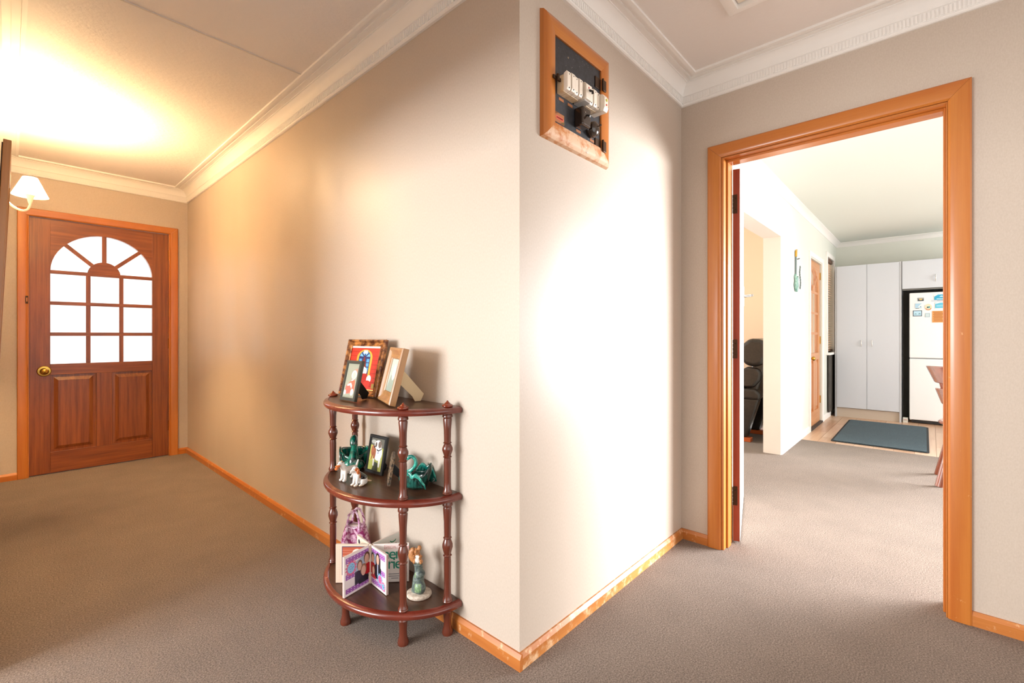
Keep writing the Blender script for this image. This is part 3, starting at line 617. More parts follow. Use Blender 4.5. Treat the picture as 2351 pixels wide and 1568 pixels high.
# turquoise swan dish, side on, facing along the wall
sw = thing('swan_dish', 'turquoise and black glazed swan dish with ribbed wings on the middle tier', 'dish', (-0.078, 0.463, TZ[1]), (0, 0, R(118)))
obj('body', bowl(B(), 0.050, 0.062, 0.044, 0.042, tail=1.3, wingh=0.2), TEALB, sw, smooth=180, solid=0.005)
neck = bez([(0.046, 0, 0.010), (0.060, 0, 0.030), (0.050, 0, 0.048), (0.026, 0, 0.060), (0.004, 0, 0.082), (0.002, 0, 0.104), (0.018, 0, 0.117), (0.038, 0, 0.108), (0.050, 0, 0.088)], 32)
obj('neck', B().tube(neck, [max(0.0068, 0.014-0.0005*i) if i < 26 else (0.0082 if i < 29 else 0.006-0.0013*(i-29)) for i in range(len(neck))], 14), TEALL, sw, smooth=180)
for s in (-1, 1):
    b = B(); g = []
    for j in range(31):
        vv = j/30; row = []; prof_ = (0.052+0.016*abs(math.sin(vv*math.pi*2.2)))*math.sin(math.pi*min(1, 0.2+0.8*vv))**0.5
        for i in range(9):
            u = i/8; row.append((0.034-0.085*vv-0.012*u, s*(0.034+0.016*math.sin(math.pi*vv)+0.014*math.sin(u*2)+0.0016*math.cos(vv*46)*math.sin(math.pi*u)), 0.012+prof_*u))
        g.append(row)
    b.grid(g); b.mi = [1 if (q % 8) >= 6 else 0 for q in range(len(b.mi))]; obj('wing', b, [TEALB, TEALL], sw, smooth=180, solid=0.0045)
# dog figurines
PW = flat('#f0e9e1', 0.18, 0, 0.5); PO = flat('#d9773a', 0.2, 0, 0.5); PT = flat('#e9c7a0', 0.2, 0, 0.5); PB = flat('#1c1a1a', 0.15, 0, 0.6)
dg1 = thing('terrier_figurine', 'white china terrier with orange muzzle standing on the middle tier', 'figurine', (-0.213, 0.740, TZ[1]), (0, 0, R(188)))
def tcol(x, y, z):
    if x > 0.037 and z > 0.053 and z < 0.071: return 1
    if z > 0.081 and x < 0.032: return 2
    if x > 0.052: return 1
    return 0
blob('body', dg1, [('c', (0.012, 0, 0.042), 0.0155, (-0.030, 0, 0.040), 0.0150), ('c', (0.014, 0, 0.045), 0.014, (0.026, 0, 0.071), 0.010), ('e', (0.029, 0, 0.074), (0.014, 0.0095, 0.0105)), ('c', (0.034, 0, 0.070), 0.0085, (0.051, 0, 0.062), 0.0072), ('e', (0.050, 0, 0.058), (0.008, 0.008, 0.008)),
    ('c', (0.016, 0.009, 0.040), 0.0075, (0.018, 0.010, 0.006), 0.0064), ('c', (0.016, -0.009, 0.040), 0.0075, (0.018, -0.010, 0.006), 0.0064), ('c', (-0.030, 0.009, 0.038), 0.0095, (-0.036, 0.010, 0.020), 0.0065), ('c', (-0.036, 0.010, 0.020), 0.0062, (-0.033, 0.010, 0.006), 0.006), ('c', (-0.030, -0.009, 0.038), 0.0095, (-0.036, -0.010, 0.020), 0.0065), ('c', (-0.036, -0.010, 0.020), 0.0062, (-0.033, -0.010, 0.006), 0.006),
    ('e', (0.022, 0.0105, 0.0055), (0.009, 0.0065, 0.0055)), ('e', (0.022, -0.0105, 0.0055), (0.009, 0.0065, 0.0055)), ('e', (-0.030, 0.0105, 0.0055), (0.009, 0.0065, 0.0055)), ('e', (-0.030, -0.0105, 0.0055), (0.009, 0.0065, 0.0055)), ('c', (-0.043, 0, 0.048), 0.005, (-0.052, 0, 0.070), 0.0035)], [PW, PO, PT], tcol, 0.0016)
for s in (-1, 1):
    obj('ear', B().loft([[(0.026, s*0.006, 0.083), (0.020, s*0.011, 0.081), (0.021, s*0.007, 0.079)], [(0.0335, s*0.0125, 0.0795), (0.0330, s*0.0130, 0.0790), (0.0330, s*0.0125, 0.0785)]]), flat('#5a4433', 0.2, 0, 0.4), dg1, bevel=0.001)
    obj('eye', B().ell((0.040, s*0.0072, 0.0755), (0.0018,)*3, 8, 6), PB, dg1, smooth=180)
obj('nose', B().ell((0.0585, 0, 0.0645), (0.003,)*3, 8, 6), PB, dg1, smooth=180)
dg2 = thing('hound_figurine', 'seated china hound with orange ears and black back on middle tier', 'figurine', (-0.212, 0.650, TZ[1]), (0, 0, R(186)))
def hcol(x, y, z):
    if z > 0.052 and abs(y) > 0.0088 and x < 0.029: return 1
    if -0.032 < x < 0.002 and 0.026 < z < 0.052 and abs(y) < 0.5: return 2
    if 0.000 <= x < 0.008 and 0.030 < z < 0.056: return 1
    if x < -0.02 and z < 0.026: return 3
    if z < 0.006 : return 3
    return 0
blob('body', dg2, [('e', (-0.014, 0, 0.020), (0.023, 0.019, 0.019)), ('c', (-0.010, 0, 0.028), 0.017, (0.010, 0, 0.048), 0.0125), ('c', (0.010, 0, 0.046), 0.012, (0.015, 0, 0.062), 0.010), ('e', (0.018, 0, 0.066), (0.0135, 0.0115, 0.0115)), ('c', (0.024, 0, 0.063), 0.008, (0.038, 0, 0.058), 0.0058),
    ('c', (0.012, 0.009, 0.042), 0.0075, (0.018, 0.010, 0.006), 0.005), ('c', (0.012, -0.009, 0.042), 0.0075, (0.018, -0.010, 0.006), 0.005), ('e', (0.023, 0.010, 0.005), (0.009, 0.006, 0.005)), ('e', (0.023, -0.010, 0.005), (0.009, 0.006, 0.005)),
    ('e', (-0.010, 0.018, 0.016), (0.017, 0.009, 0.015)), ('e', (-0.010, -0.018, 0.016), (0.017, 0.009, 0.015)), ('e', (0.004, 0.022, 0.005), (0.014, 0.006, 0.005)), ('e', (0.004, -0.022, 0.005), (0.014, 0.006, 0.005)), ('c', (-0.034, 0, 0.010), 0.005, (-0.048, 0.01, 0.006), 0.003)], [PW, PO, PB, PT], hcol, 0.0016)
for s in (-1, 1):
    obj('ear', B().ell((0.0125, s*0.0128, 0.057), (0.0065, 0.0028, 0.012), 12, 8), PO, dg2, smooth=180)
    obj('eye', B().ell((0.029, s*0.007, 0.069), (0.0016,)*3, 8, 6), PB, dg2, smooth=180)
obj('nose', B().ell((0.0435, 0, 0.060), (0.0028,)*3, 8, 6), PB, dg2, smooth=180)

# pink glass handbag vase
PINK = mottled('pink_swirl_glass', '#8e2a62', '#e6bcd6', 75, rough=0.08, lo=0.42, hi=0.6, coat=0.7)
PINKL = mottled('pale_pink_glass', '#c987b4', '#f2dcea', 60, rough=0.06, lo=0.4, hi=0.6, coat=0.7)
bag = thing('handbag_vase', 'pink swirled glass handbag vase behind the album on the bottom tier', 'vase', (-0.085, 0.905, TZ[0]), (0, 0, R(118)))
g = []
for k in range(17):
    t = k/16; z = 0.002+0.136*t; rx = 0.074-0.034*t**1.1+0.006*math.sin(math.pi*t); ry = 0.034-0.010*t
    if k == 0: rx *= 0.9; ry *= 0.85
    g.append([(rx*math.copysign(abs(math.cos(2*math.pi*i/32))**0.8, math.cos(2*math.pi*i/32)), ry*math.copysign(abs(math.sin(2*math.pi*i/32))**0.8, math.sin(2*math.pi*i/32)), z+(0.007*math.cos(4*math.pi*i/32)*t**4)) for i in range(33)])
b = B().grid(g); b.add(g[0][:32], [tuple(range(32))])
obj('bag', b, PINK, bag, smooth=180, solid=0.005)
obj('lining', B().lathe([(0.034, 0.131), (0.0335, 0.10)], 24, (0, 0, 0), 1.05, 0.58), flat('#f1e8ec', 0.2), bag, smooth=180)
for s in (-1, 1):
    pts = [(0.030*math.cos(a)*(1.0+0.12*math.sin(a)), s*(0.022-0.006*math.sin(a)), 0.118+0.082*math.sin(a)) for a in [math.pi*i/20 for i in range(21)]]
    hdl = obj('handle', B().tube(pts, 0.0046, 10), PINKL, bag, smooth=180)
    tw = [(p[0]+0.0042*math.cos(i*1.3), p[1]+0.0042*math.sin(i*1.3), p[2]+0.003*math.sin(i*1.3+1)) for i, p in enumerate(pts)]
    obj('twist', B().tube(bez(tw, 60), 0.0026, 6), PINK, hdl, smooth=180)
    for e in (0, -1): obj('boss', B().ell(pts[e], (0.009, 0.006, 0.011), 10, 8), PINKL, hdl, smooth=180)

# star fold photo album
al = thing('photo_album', 'star folded photo album standing open on the bottom tier', 'album', (-0.168, 0.640, TZ[0]+0.001))
PAGE = flat('#e6d3c6', 0.5); COVER = flat('#b9939a', 0.5); HB = 0.152
def page(ang, L, front, back=None, thick=0.009, label=None):
    """front art is on the anticlockwise side when seen from above"""
    d = Vector((math.cos(R(ang)), math.sin(R(ang)), 0)); n = Vector((-d.y, d.x, 0)); t = thick/2
    pts = [d*0.010+n*t*0.4, d*L+n*t, d*L-n*t, d*0.010-n*t*0.4]
    b = B().prism([(p.x, p.y) for p in pts], 'z', 0, HB)
    p = obj('page', b, PAGE, al)
    ins = [d*0.004+n*t*0.2, d*(L-0.006)+n*(t+0.0006), d*(L-0.006)-n*(t+0.0006), d*0.004-n*t*0.2]
    obj('leaf_edge', B().prism([((d*(L-0.0015)+n*k_).x, (d*(L-0.0015)+n*k_).y) for k_ in (-0.0014, 0.0014)]+[((d*(L+0.0005)+n*k_).x, (d*(L+0.0005)+n*k_).y) for k_ in (0.0014, -0.0014)], 'z', 0.001, HB-0.001), COVER, p)
    slope = n*t*0.6/(L-0.01)
    if front:   # seen from the +n side the outer edge lies to the viewer's left when looking along -n
        art('picture', p, d*L+n*(t+0.0002), -(d*(L-0.012)+n*t*0.6), Vector((0, 0, HB)), n, front)
    if back:
        art('picture', p, d*0.012-n*(t*0.4+0.0002), d*(L-0.012)-n*t*0.6, Vector((0, 0, HB)), -n, back)
    return p
def person(x, z, s, skin, hair, top, h=0.3):
    return [('p', [(x-0.13*s, z-h), (x+0.13*s, z-h), (x+0.15*s, z-0.13*s), (x+0.06*s, z-0.08*s), (x-0.06*s, z-0.08*s), (x-0.15*s, z-0.13*s)], top), ('e', x, z+0.02*s, 0.085*s, 0.095*s, hair), ('e', x, z-0.005*s, 0.062*s, 0.085*s, skin)]
def dots(x0, z0, x1, z1, n, m, c, r=0.012): return [('e', x0+(x1-x0)*(i+0.5)/n, z0+(z1-z0)*(j+0.5)/m, r, r*0.8, c) for i in range(n) for j in range(m)]
def flower(x, z, r, c1, c2):
    return [('p', [(x+r*(1 if k % 2 else 0.68)*math.cos(k*math.pi/14), z+r*(1 if k % 2 else 0.68)*0.85*math.sin(k*math.pi/14)) for k in range(28)], c1), ('e', x, z, r*0.6, r*0.52, c2)]+[('e', x+r*0.38*math.cos(k*0.9)*(0.5+0.5*(k % 2)), z+r*0.33*math.sin(k*0.9)*(0.5+0.5*(k % 2)), 0.012, 0.01, '#2c3f77') for k in range(8)]
base_ = [('r', 0, 0, 1, 1, '#f0e6e4')]
strip = lambda z0, z1: [('r', 0.06, z0, 1, z1, '#a05fae')]+dots(0.08, z0, 1, z1, 7, 2, '#f5ecf5', 0.016)
stripR = lambda z0, z1: [('r', 0, z0, 0.92, z1, '#a05fae')]+dots(0, z0, 0.92, z1, 7, 2, '#f5ecf5', 0.016)
left_half = base_+strip(0.80, 0.94)+strip(0.40, 0.53)+strip(0.06, 0.18)+[('p', [(0.42, 0.16), (1, 0.24), (1, 0.86), (0.42, 0.74)], '#aab9c9'), ('p', [(0.42, 0.16), (1, 0.24), (1, 0.5), (0.42, 0.5)], '#4c4650')]+person(0.92, 0.70, 1.5, '#dfb49c', '#6b4a36', '#c0202a', 0.4)+person(0.62, 0.60, 1.3, '#dfb49c', '#7a5a48', '#2a2430', 0.4)+person(0.78, 0.44, 1.5, '#e2b8a2', '#a07a60', '#17161c', 0.3)+flower(0.27, 0.66, 0.25, '#de6a8c', '#8ec4e6')
right_half = base_+stripR(0.80, 0.94)+stripR(0.40, 0.53)+stripR(0.06, 0.18)+[('p', [(0, 0.24), (0.62, 0.18), (0.62, 0.80), (0, 0.86)], '#9fb0c2'), ('r', 0.3, 0.3, 0.62, 0.8, '#3a3638')]+person(0.10, 0.70, 1.3, '#d9ab92', '#3a2a22', '#b81d28', 0.4)+person(0.44, 0.74, 1.5, '#dcb09a', '#33261f', '#1d1c24', 0.5)+[('r', 0.41, 0.34, 0.47, 0.62, '#b9c3da')]+person(0.14, 0.40, 1.2, '#e2b8a2', '#8a5a3a', '#c32430', 0.2)+flower(0.60, 0.28, 0.2, '#86bde2', '#de6a9c')+flower(0.82, 0.16, 0.15, '#de6a9c', '#86bde2')
brick = [('r', 0, 0, 1, 1, '#e3c7b4')]+dots(0.02, 0.02, 0.14, 0.98, 2, 22, '#c9987c', 0.008)+[('r', 0.2, 0.2, 0.97, 0.95, '#3b3a5c'), ('r', 0.22, 0.22, 0.95, 0.93, '#b0573f')]
brick += [('r', 0.22, 0.22+0.07*i, 0.95, 0.226+0.07*i, '#d8a992') for i in range(10)]
brick += [('p', [(0.3, 0.22), (0.95, 0.22), (0.95, 0.5), (0.7, 0.62), (0.45, 0.52)], '#a2999b'), ('e', 0.68, 0.74, 0.17, 0.15, '#ddd5cc'), ('e', 0.70, 0.71, 0.13, 0.13, '#d9a98c')]+[('p', circ(0.55, 0.1, 0.12, 0.08, 14, 40, 330)+circ(0.55, 0.1, 0.07, 0.045, 14, 330, 40), '#1f7a62')]
page(190, 0.128, left_half)
page(268, 0.126, None, right_half)
page(131, 0.138, brick)
memo = [('r', 0, 0, 1, 1, '#f1eae6'), ('r', 0.30, 0.86, 0.70, 0.97, '#d9a09c'), ('r', 0.315, 0.87, 0.685, 0.96, '#f1e6e2'), ('r', 0.78, 0.80, 1, 0.93, '#e3b3ac')]
for z0 in (0.20, 0.145, 0.09): memo.append(('r', 0.28 if z0 > 0.1 else 0.5, z0, 0.95 if z0 > 0.1 else 0.7, z0+0.018, '#8d8a92'))
pm = page(318, 0.150, None, memo)
d = Vector((math.cos(R(318)), math.sin(R(318)), 0)); nn = Vector((d.y, -d.x, 0))
for body, z, sz, off in (('mem', 0.112, 0.062, 0.086), ('ories', 0.073, 0.062, 0.090)):
    o = text('lettering', body, pm, d*off+nn*0.0068+Vector((0, 0, z)), d, (0, 0, 1), nn, sz, flat('#1d8a72', 0.4), spacing=0.85)
text('lettering', 'SPECIAL', pm, d*0.080+nn*0.0062+Vector((0, 0, 0.1392)), d, (0, 0, 1), nn, 0.0125, flat('#c98a86', 0.5))
page(84, 0.120, [('r', 0, 0, 1, 1, '#ead9c4'), ('p', circ(0.2, 0.86, 0.09, 0.07, 5), '#3a3846'), ('p', circ(0.32, 0.78, 0.05, 0.04, 5), '#3a3846'), ('e', 0.6, 0.6, 0.16, 0.2, '#3b2822'), ('e', 0.6, 0.56, 0.11, 0.15, '#d2a58a')])
page(8, 0.150, None, [('r', 0, 0, 1, 1, '#eef0ea'), ('p', circ(0.72, 0.86, 0.12, 0.07, 14, 180, 350)+circ(0.72, 0.86, 0.09, 0.04, 14, 350, 180), '#2c8a6a'), ('r', 0.3, 0.62, 0.85, 0.75, '#1f2536'), ('p', [(0.5, 0.76), (0.56, 0.84), (0.6, 0.76)], '#b02a3a')])
blob('spine', al, [('c', (0, 0, 0.004), 0.008, (0, 0, HB-0.006), 0.008)], PAGE, voxel=0.002)

# squirrel statuette
SQB = mottled('cream_plaster_base', '#b9a594', '#ded2c2', 90, rough=0.6, bmp=0.6, bdist=0.003)
SQR = mottled('mossy_grey_rock', '#3f4a4a', '#7c8b80', 70, rough=0.5, bmp=0.5, bdist=0.003, coat=0.2)
SQG = mottled('leaf_green_paint', '#55705a', '#92b07e', 130, rough=0.4, coat=0.2)
SQO = mottled('squirrel_ginger', '#a3683a', '#c78d58', 120, rough=0.45, bmp=0.4, bdist=0.001)
SQW = flat('#ece4da', 0.4)
sq = thing('squirrel_statuette', 'ginger squirrel statuette on a mossy grey stump, bottom tier', 'figurine', (-0.090, 0.428, TZ[0]), (0, 0, R(215)))
obj('base', B().lathe([(0.030, 0), (0.041, 0.0), (0.0435, 0.005), (0.042, 0.011), (0.036, 0.014), (0.001, 0.015)], 28, sx=1.0, sy=1.12), SQB, sq, smooth=50)
blob('stump', sq, [('e', (0.016, 0.008, 0.038), (0.020, 0.024, 0.026)), ('c', (-0.008, -0.006, 0.015), 0.026, (-0.006, -0.004, 0.062), 0.021), ('e', (-0.002, 0.002, 0.080), (0.020, 0.021, 0.016)), ('c', (-0.004, -0.002, 0.09), 0.016, (-0.004, -0.004, 0.112), 0.015), ('e', (0.004, -0.002, 0.118), (0.017, 0.018, 0.006)), ('c', (-0.024, -0.016, 0.014), 0.014, (-0.016, -0.012, 0.06), 0.010)], [SQR, SQG, SQB],
     lambda x, y, z: 1 if (x > 0.026 and 0.026 < z < 0.056 and abs(y-0.006) < 0.013) else (2 if x < -0.026 else (1 if (x > 0.010 and y < -0.008 and 0.07 < z < 0.09) else 0)), 0.0022)
blob('squirrel', sq, [('e', (-0.002, -0.004, 0.138), (0.014, 0.0135, 0.021)), ('e', (0.004, -0.006, 0.164), (0.0125, 0.011, 0.012)), ('c', (0.008, -0.006, 0.165), 0.008, (0.018, -0.006, 0.170), 0.005), ('e', (0.000, 0.002, 0.178), (0.008, 0.008, 0.010)), ('e', (-0.002, -0.013, 0.172), (0.004, 0.004, 0.005)), ('c', (0.004, -0.018, 0.148), 0.005, (0.016, -0.016, 0.146), 0.0035), ('c', (0.004, 0.010, 0.148), 0.005, (0.016, 0.006, 0.146), 0.0035), ('e', (0.004, -0.016, 0.127), (0.012, 0.006, 0.008)), ('e', (0.004, 0.010, 0.127), (0.012, 0.006, 0.008))], [SQO, SQW], lambda x, y, z: 1 if (x > 0.007 and z < 0.156 and abs(y+0.004) < 0.008) else 0, 0.0016)
tail = bez([(-0.008, -0.010, 0.124), (-0.010, -0.022, 0.128), (-0.012, -0.031, 0.140), (-0.012, -0.031, 0.158), (-0.010, -0.022, 0.168)], 16)
obj('tail', B().tube(tail, [0.008+0.006*math.sin(math.pi*min(1, i/len(tail)*1.1)) for i in range(len(tail))], 10), SQO, sq, smooth=180)

# ================================================================== fuse board on the short wall
FBW = wood('worn_fuse_frame', '#b8682a', '#cc863f', 'x', 7, 0.6, 0.0, '#dcb594', 0.42, 0.54, 11)
fb = thing('fuse_board', 'old black fuse board with white breakers in a timber frame', 'fuse board', (0, 0, 0))
fx0, fx1, fz0, fz1, fwd = 0.106, 0.546, 1.792, 2.237, 0.066
pr = [(0, 0), (0.004, -0.014), (0.012, -0.021), (0.024, -0.024), (0.05, -0.022), (0.064, -0.019), (fwd, -0.017), (fwd, 0)]
cs = [(fx0, fz0), (fx1, fz0), (fx1, fz1), (fx0, fz1)]; sg = [(1, 1), (-1, 1), (-1, -1), (1, -1)]
for i in range(4):
    j = (i+1) % 4
    obj('frame_board', B().loft([[(cs[i][0]+sg[i][0]*d, y-0.0002, cs[i][1]+sg[i][1]*d) for d, y in pr], [(cs[j][0]+sg[j][0]*d, y-0.0002, cs[j][1]+sg[j][1]*d) for d, y in pr]]), [FBW, TRIMZ, TRIMX, TRIMZ][i], fb, smooth=30)
PANEL = mottled('black_speckled_panel', '#26272a', '#33343a', 60, rough=0.45, bmp=0.1)
obj('panel', B().box(fx0+fwd+0.001, -0.012, fz0+fwd+0.001, fx1-fwd-0.001, -0.002, fz1-fwd-0.001), PANEL, fb)
rs = random.Random(3)
sp = [('e', rs.random(), 0.45+0.55*rs.random(), 0.004, 0.004, '#8c8880') for _ in range(40)]+[('e', x, z, 0.013, 0.012, '#8a7660') for x, z in ((0.28, 0.86), (0.62, 0.66), (0.86, 0.58))]
art('paint_specks', fb, (fx0+fwd, -0.0123, fz0+fwd), (fx1-fx0-2*fwd, 0, 0), (0, 0, fz1-fz0-2*fwd), (0, -1, 0), sp, step=0.00001)['kind'] = 'stuff'
IVORY = flat('#efe3d3', 0.35); YELL = mottled('aged_ivory', '#d9b98c', '#e9d4b4', 30, rough=0.4); GREYP = flat('#b9b4ae', 0.4)
def breaker(x0, x1, z0, z1, yb, yf, label, lever=False):
    """ivory fuse carrier: base block, front carrier with screw holes"""
    r_ = obj('breaker', B().box(x0, -0.012, z0, x1, yb, z1), YELL, fb, bevel=0.001); r_['label'] = label
    h = z1-z0
    obj('carrier', B().prism([(yb, z0+0.001), (yf+0.004, z0+0.003), (yf, z0+0.012), (yf, z1+0.004), (yf+0.005, z1+0.010), (yb, z1+0.004)], 'x', x0+0.001, x1-0.001), IVORY, r_, bevel=0.0015)
    for z in (z0+0.010, z1-0.002): obj('screw_hole', B().tube([((x0+x1)/2, yf+0.001, z), ((x0+x1)/2, yf-0.0006, z)], 0.0022, 8), flat('#3a332c', 0.6), r_)
    return r_
for i in range(4): breaker(0.190+0.0235*i, 0.2125+0.0235*i, 1.968, 2.028, -0.040, -0.058-0.003*(i % 2), 'ivory fuse carrier on yellowed base')
rcd = obj('breaker', B().prism([(-0.012, 1.972), (-0.070, 1.972), (-0.070, 2.026), (-0.062, 2.034), (-0.050, 2.038), (-0.012, 2.032)], 'x', 0.292, 0.330), IVORY, fb, bevel=0.0015); rcd['label'] = 'tall ivory main breaker with black lever'
obj('terminal_plate', B().box(0.293, -0.062, 1.9665, 0.329, -0.014, 1.9715), GREYP, rcd)
obj('lever', B().tube([(0.314, -0.069, 2.008), (0.314, -0.082, 2.000), (0.314, -0.083, 1.992)], [0.0045, 0.004, 0.005], 8), BLACK, rcd, smooth=40)
obj('red_mark', B().box(0.306, -0.0712, 2.012, 0.311, -0.0700, 2.018), flat('#c23a33', 0.5), rcd)
for i in range(3): breaker(0.3345+0.0235*i, 0.357+0.0235*i, 1.968, 2.028, -0.040, -0.058-0.003*(i % 2), 'ivory fuse carrier beside main breaker')
lastb = obj('breaker', B().prism([(-0.012, 1.966), (-0.072, 1.966), (-0.078, 1.980), (-0.078, 2.016), (-0.070, 2.030), (-0.050, 2.036), (-0.012, 2.030)], 'x', 0.406, 0.434), IVORY, fb, bevel=0.0015); lastb['label'] = 'ivory breaker with yellow and red buttons'
obj('button', B().tube([(0.42, -0.077, 2.008), (0.42, -0.0795, 2.008)], 0.0055, 12), flat('#b9b12f', 0.4), lastb)
obj('button', B().tube([(0.42, -0.077, 1.990), (0.42, -0.0795, 1.990)], 0.0035, 12), flat('#d32f2f', 0.4), lastb)
BAKE = flat('#2e2119', 0.18, 0, 0.5)
swb = obj('switch_box', B().box(0.296, -0.052, 1.884, 0.352, -0.012, 1.954), BAKE, fb, bevel=0.006, seg=3); swb['label'] = 'brown bakelite box switch'
obj('toggle', B().tube([(0.324, -0.052, 1.926), (0.324, -0.066, 1.917)], [0.003, 0.0045], 8), flat('#3d3a38', 0.3, 0.6), swb)
obj('screw', B().tube([(0.312, -0.051, 1.932), (0.312, -0.0532, 1.932)], 0.003, 8), STEEL, swb)
rsw = obj('round_switch', B().lathe([(0.031, 0), (0.031, 0.010), (0.028, 0.014), (0.027, 0.018), (0.029, 0.020), (0.027, 0.028), (0.020, 0.034), (0.012, 0.037), (0.0005, 0.038)], 28), BAKE, fb, smooth=35, loc=(0.404, -0.012, 1.906), rot=(R(90), 0, 0)); rsw['label'] = 'round brown bakelite switch'
obj('toggle', B().tube([(0.003, 0.004, 0.036), (0.008, 0.012, 0.048)], [0.003, 0.0042], 8), flat('#5a4a3c', 0.3, 0.5), rsw)
LABEL = flat('#a8683c', 0.5)
for x, z in ((0.20, 1.950), (0.255, 1.950), (0.352, 1.945), (0.31, 1.872), (0.405, 1.866)): obj('paper_tag', B().box(x, -0.0128, z, x+0.03, -0.0119, z+0.010), LABEL, fb)
mk = obj('maker_label', B().box(0.178, -0.0130, 1.866, 0.232, -0.0119, 1.902), LABEL, fb); mk['label'] = 'small tan and red maker label'
art('print', mk, (0.178, -0.0131, 1.866), (0.054, 0, 0), (0, 0, 0.036), (0, -1, 0), [('p', [(0.02, 0.5), (0.15, 0.32), (0.85, 0.32), (0.98, 0.5), (0.85, 0.68), (0.15, 0.68)], '#d8614a')]+[('r', 0.16+0.1*i, 0.42, 0.23+0.1*i, 0.58, '#7a2a1c') for i in range(7)]+[('p', [(0.0, 1.0), (0.4, 1.0), (0.0, 0.75)], '#7c4a28'), ('p', [(0.55, 0.05), (1, 0.05), (1, 0.3)], '#6b5a34')])
for z in (2.115, 1.868):
    h = obj('hinge', B().box(0.440, -0.016, z-0.022, 0.482, -0.012, z+0.022), BRONZE, fb, bevel=0.001)
    obj('hinge_leaf', B().box(0.482, -0.028, z-0.026, 0.504, -0.0225, z+0.018), BRONZE, h, bevel=0.002)
    obj('hinge_pin', B().tube([(0.482, -0.025, z-0.024), (0.482, -0.025, z+0.022)], 0.0042, 8), BRONZE, h, smooth=40)
lt = obj('latch', B().box(0.148, -0.030, 2.004, 0.196, -0.0235, 2.016), BRONZE, fb, bevel=0.0015); obj('latch_knob', B().box(0.162, -0.038, 1.998, 0.172, -0.030, 2.022), BRONZE, lt, bevel=0.002)
art('chalk_mark', fb, (0.36, -0.0235, 1.800), (0.03, 0, 0), (0, 0, 0.03), (0, -1, 0), [('p', [(0.1, 0.9), (0.2, 0.9), (0.2, 0.25), (0.5, 0.3), (0.5, 0.6), (0.58, 0.6), (0.6, 0.15), (0.12, 0.1)], '#f0ded0'), ('p', [(0.7, 0.95), (0.78, 0.95), (0.74, 0.7)], '#f0ded0')])

# ================================================================== wall lamp
LX, LY, LZ = -1.050, 2.85, 1.90
la = thing('wall_lamp', 'lit white wall lamp with conical shade on a curved arm', 'lamp', (LX, LY, LZ))
LWH = flat('#f3ece0', 0.3)
wx = XL-LX
obj('wall_plate', B().loft([[(wx+0.0005, math.cos(a)*0.045*s, 0.03+math.sin(a)*0.085*s) if k == 0 else (wx+dd, math.cos(a)*0.045*s, 0.03+math.sin(a)*0.085*s) for a in [2*math.pi*i/24 for i in range(24)]] for k, (dd, s) in enumerate([(0, 1), (0.02, 1), (0.042, 0.85), (0.054, 0.45)])]), LWH, la, smooth=40)
arm = bez([(wx+0.045, 0, 0.0), (wx+0.075, 0, -0.055), (wx+0.115, 0, -0.082), (-0.012, 0, -0.075), (0, 0, -0.045), (0, 0, -0.03)], 24)
obj('arm', B().tube(arm, 0.0058, 10), LWH, la, smooth=180)
obj('lamp_holder', B().lathe([(0.007, -0.038), (0.008, -0.034), (0.017, 0.006), (0.022, 0.010), (0.022, 0.013), (0.012, 0.014)], 20), LWH, la, smooth=40)
m, nt, bs = newmat('shade_cloth'); bs.inputs['Base Color'].default_value = rgb('#fff6e6'); bs.inputs['Roughness'].default_value = 0.8
tr = node(nt, 'ShaderNodeBsdfTranslucent'); tr.inputs[0].default_value = rgb('#fff0d8'); mx = node(nt, 'ShaderNodeMixShader'); mx.inputs[0].default_value = 0.55
nt.links.new(bs.outputs[0], mx.inputs[1]); nt.links.new(tr.outputs[0], mx.inputs[2]); nt.links.new(mx.outputs[0], nt.nodes['Material Output'].inputs[0])
obj('lamp_shade', B().grid([[((0.031+0.0465*t)*math.cos(2*math.pi*i/28), (0.031+0.0465*t)*math.sin(2*math.pi*i/28), 0.112-0.105*t) for i in range(29)] for t in (0, 0.25, 0.5, 0.75, 1)]), m, la, smooth=180)
me_, nt_, bb = newmat('bulb_glow'); bb.inputs['Emission Color'].default_value = (1, 0.8, 0.5, 1); bb.inputs['Emission Strength'].default_value = 40; bb.inputs['Base Color'].default_value = (1, 0.9, 0.7, 1)
obj('bulb', B().lathe([(0.010, 0.014), (0.016, 0.030), (0.020, 0.048), (0.016, 0.064), (0.006, 0.072), (0.0005, 0.073)], 16), me_, la, smooth=180)
pl_ = bpy.data.lights.new('wall_lamp_bulb', 'POINT'); pl_.energy = 120; pl_.color = (1.0, 0.68, 0.34); pl_.shadow_soft_size = 0.02
po = bpy.data.objects.new('wall_lamp_bulb', pl_); COL.objects.link(po); po.location = (LX, LY, LZ+0.09)

# ================================================================== tilted mirror on the side wall
mr = thing('wall_mirror', 'tall timber framed mirror tilted forward on the side wall', 'mirror', (XL+0.022, 1.36, 0.92), (0, R(2.3), R(0)))
MIRW = wood('brown_mirror_frame', '#a8682e', '#c08445', 'z', 8, 0.35, 0.3)
for y0, y1, z0, z1 in ((0, 0.05, 0, 0.86), (0.55, 0.60, 0, 0.86), (0.05, 0.55, 0, 0.05), (0.05, 0.55, 0.81, 0.86)): obj('frame_rail', B().box(0, y0, z0, 0.020, y1, z1), MIRW, mr, bevel=0.002)
obj('glass', B().box(0.006, 0.048, 0.048, 0.0145, 0.552, 0.812), flat('#d9dde0', 0.03, 1.0), mr)
obj('backing', B().box(-0.003, 0.01, 0.01, 0.0, 0.59, 0.85), flat('#4a3626', 0.7), mr)

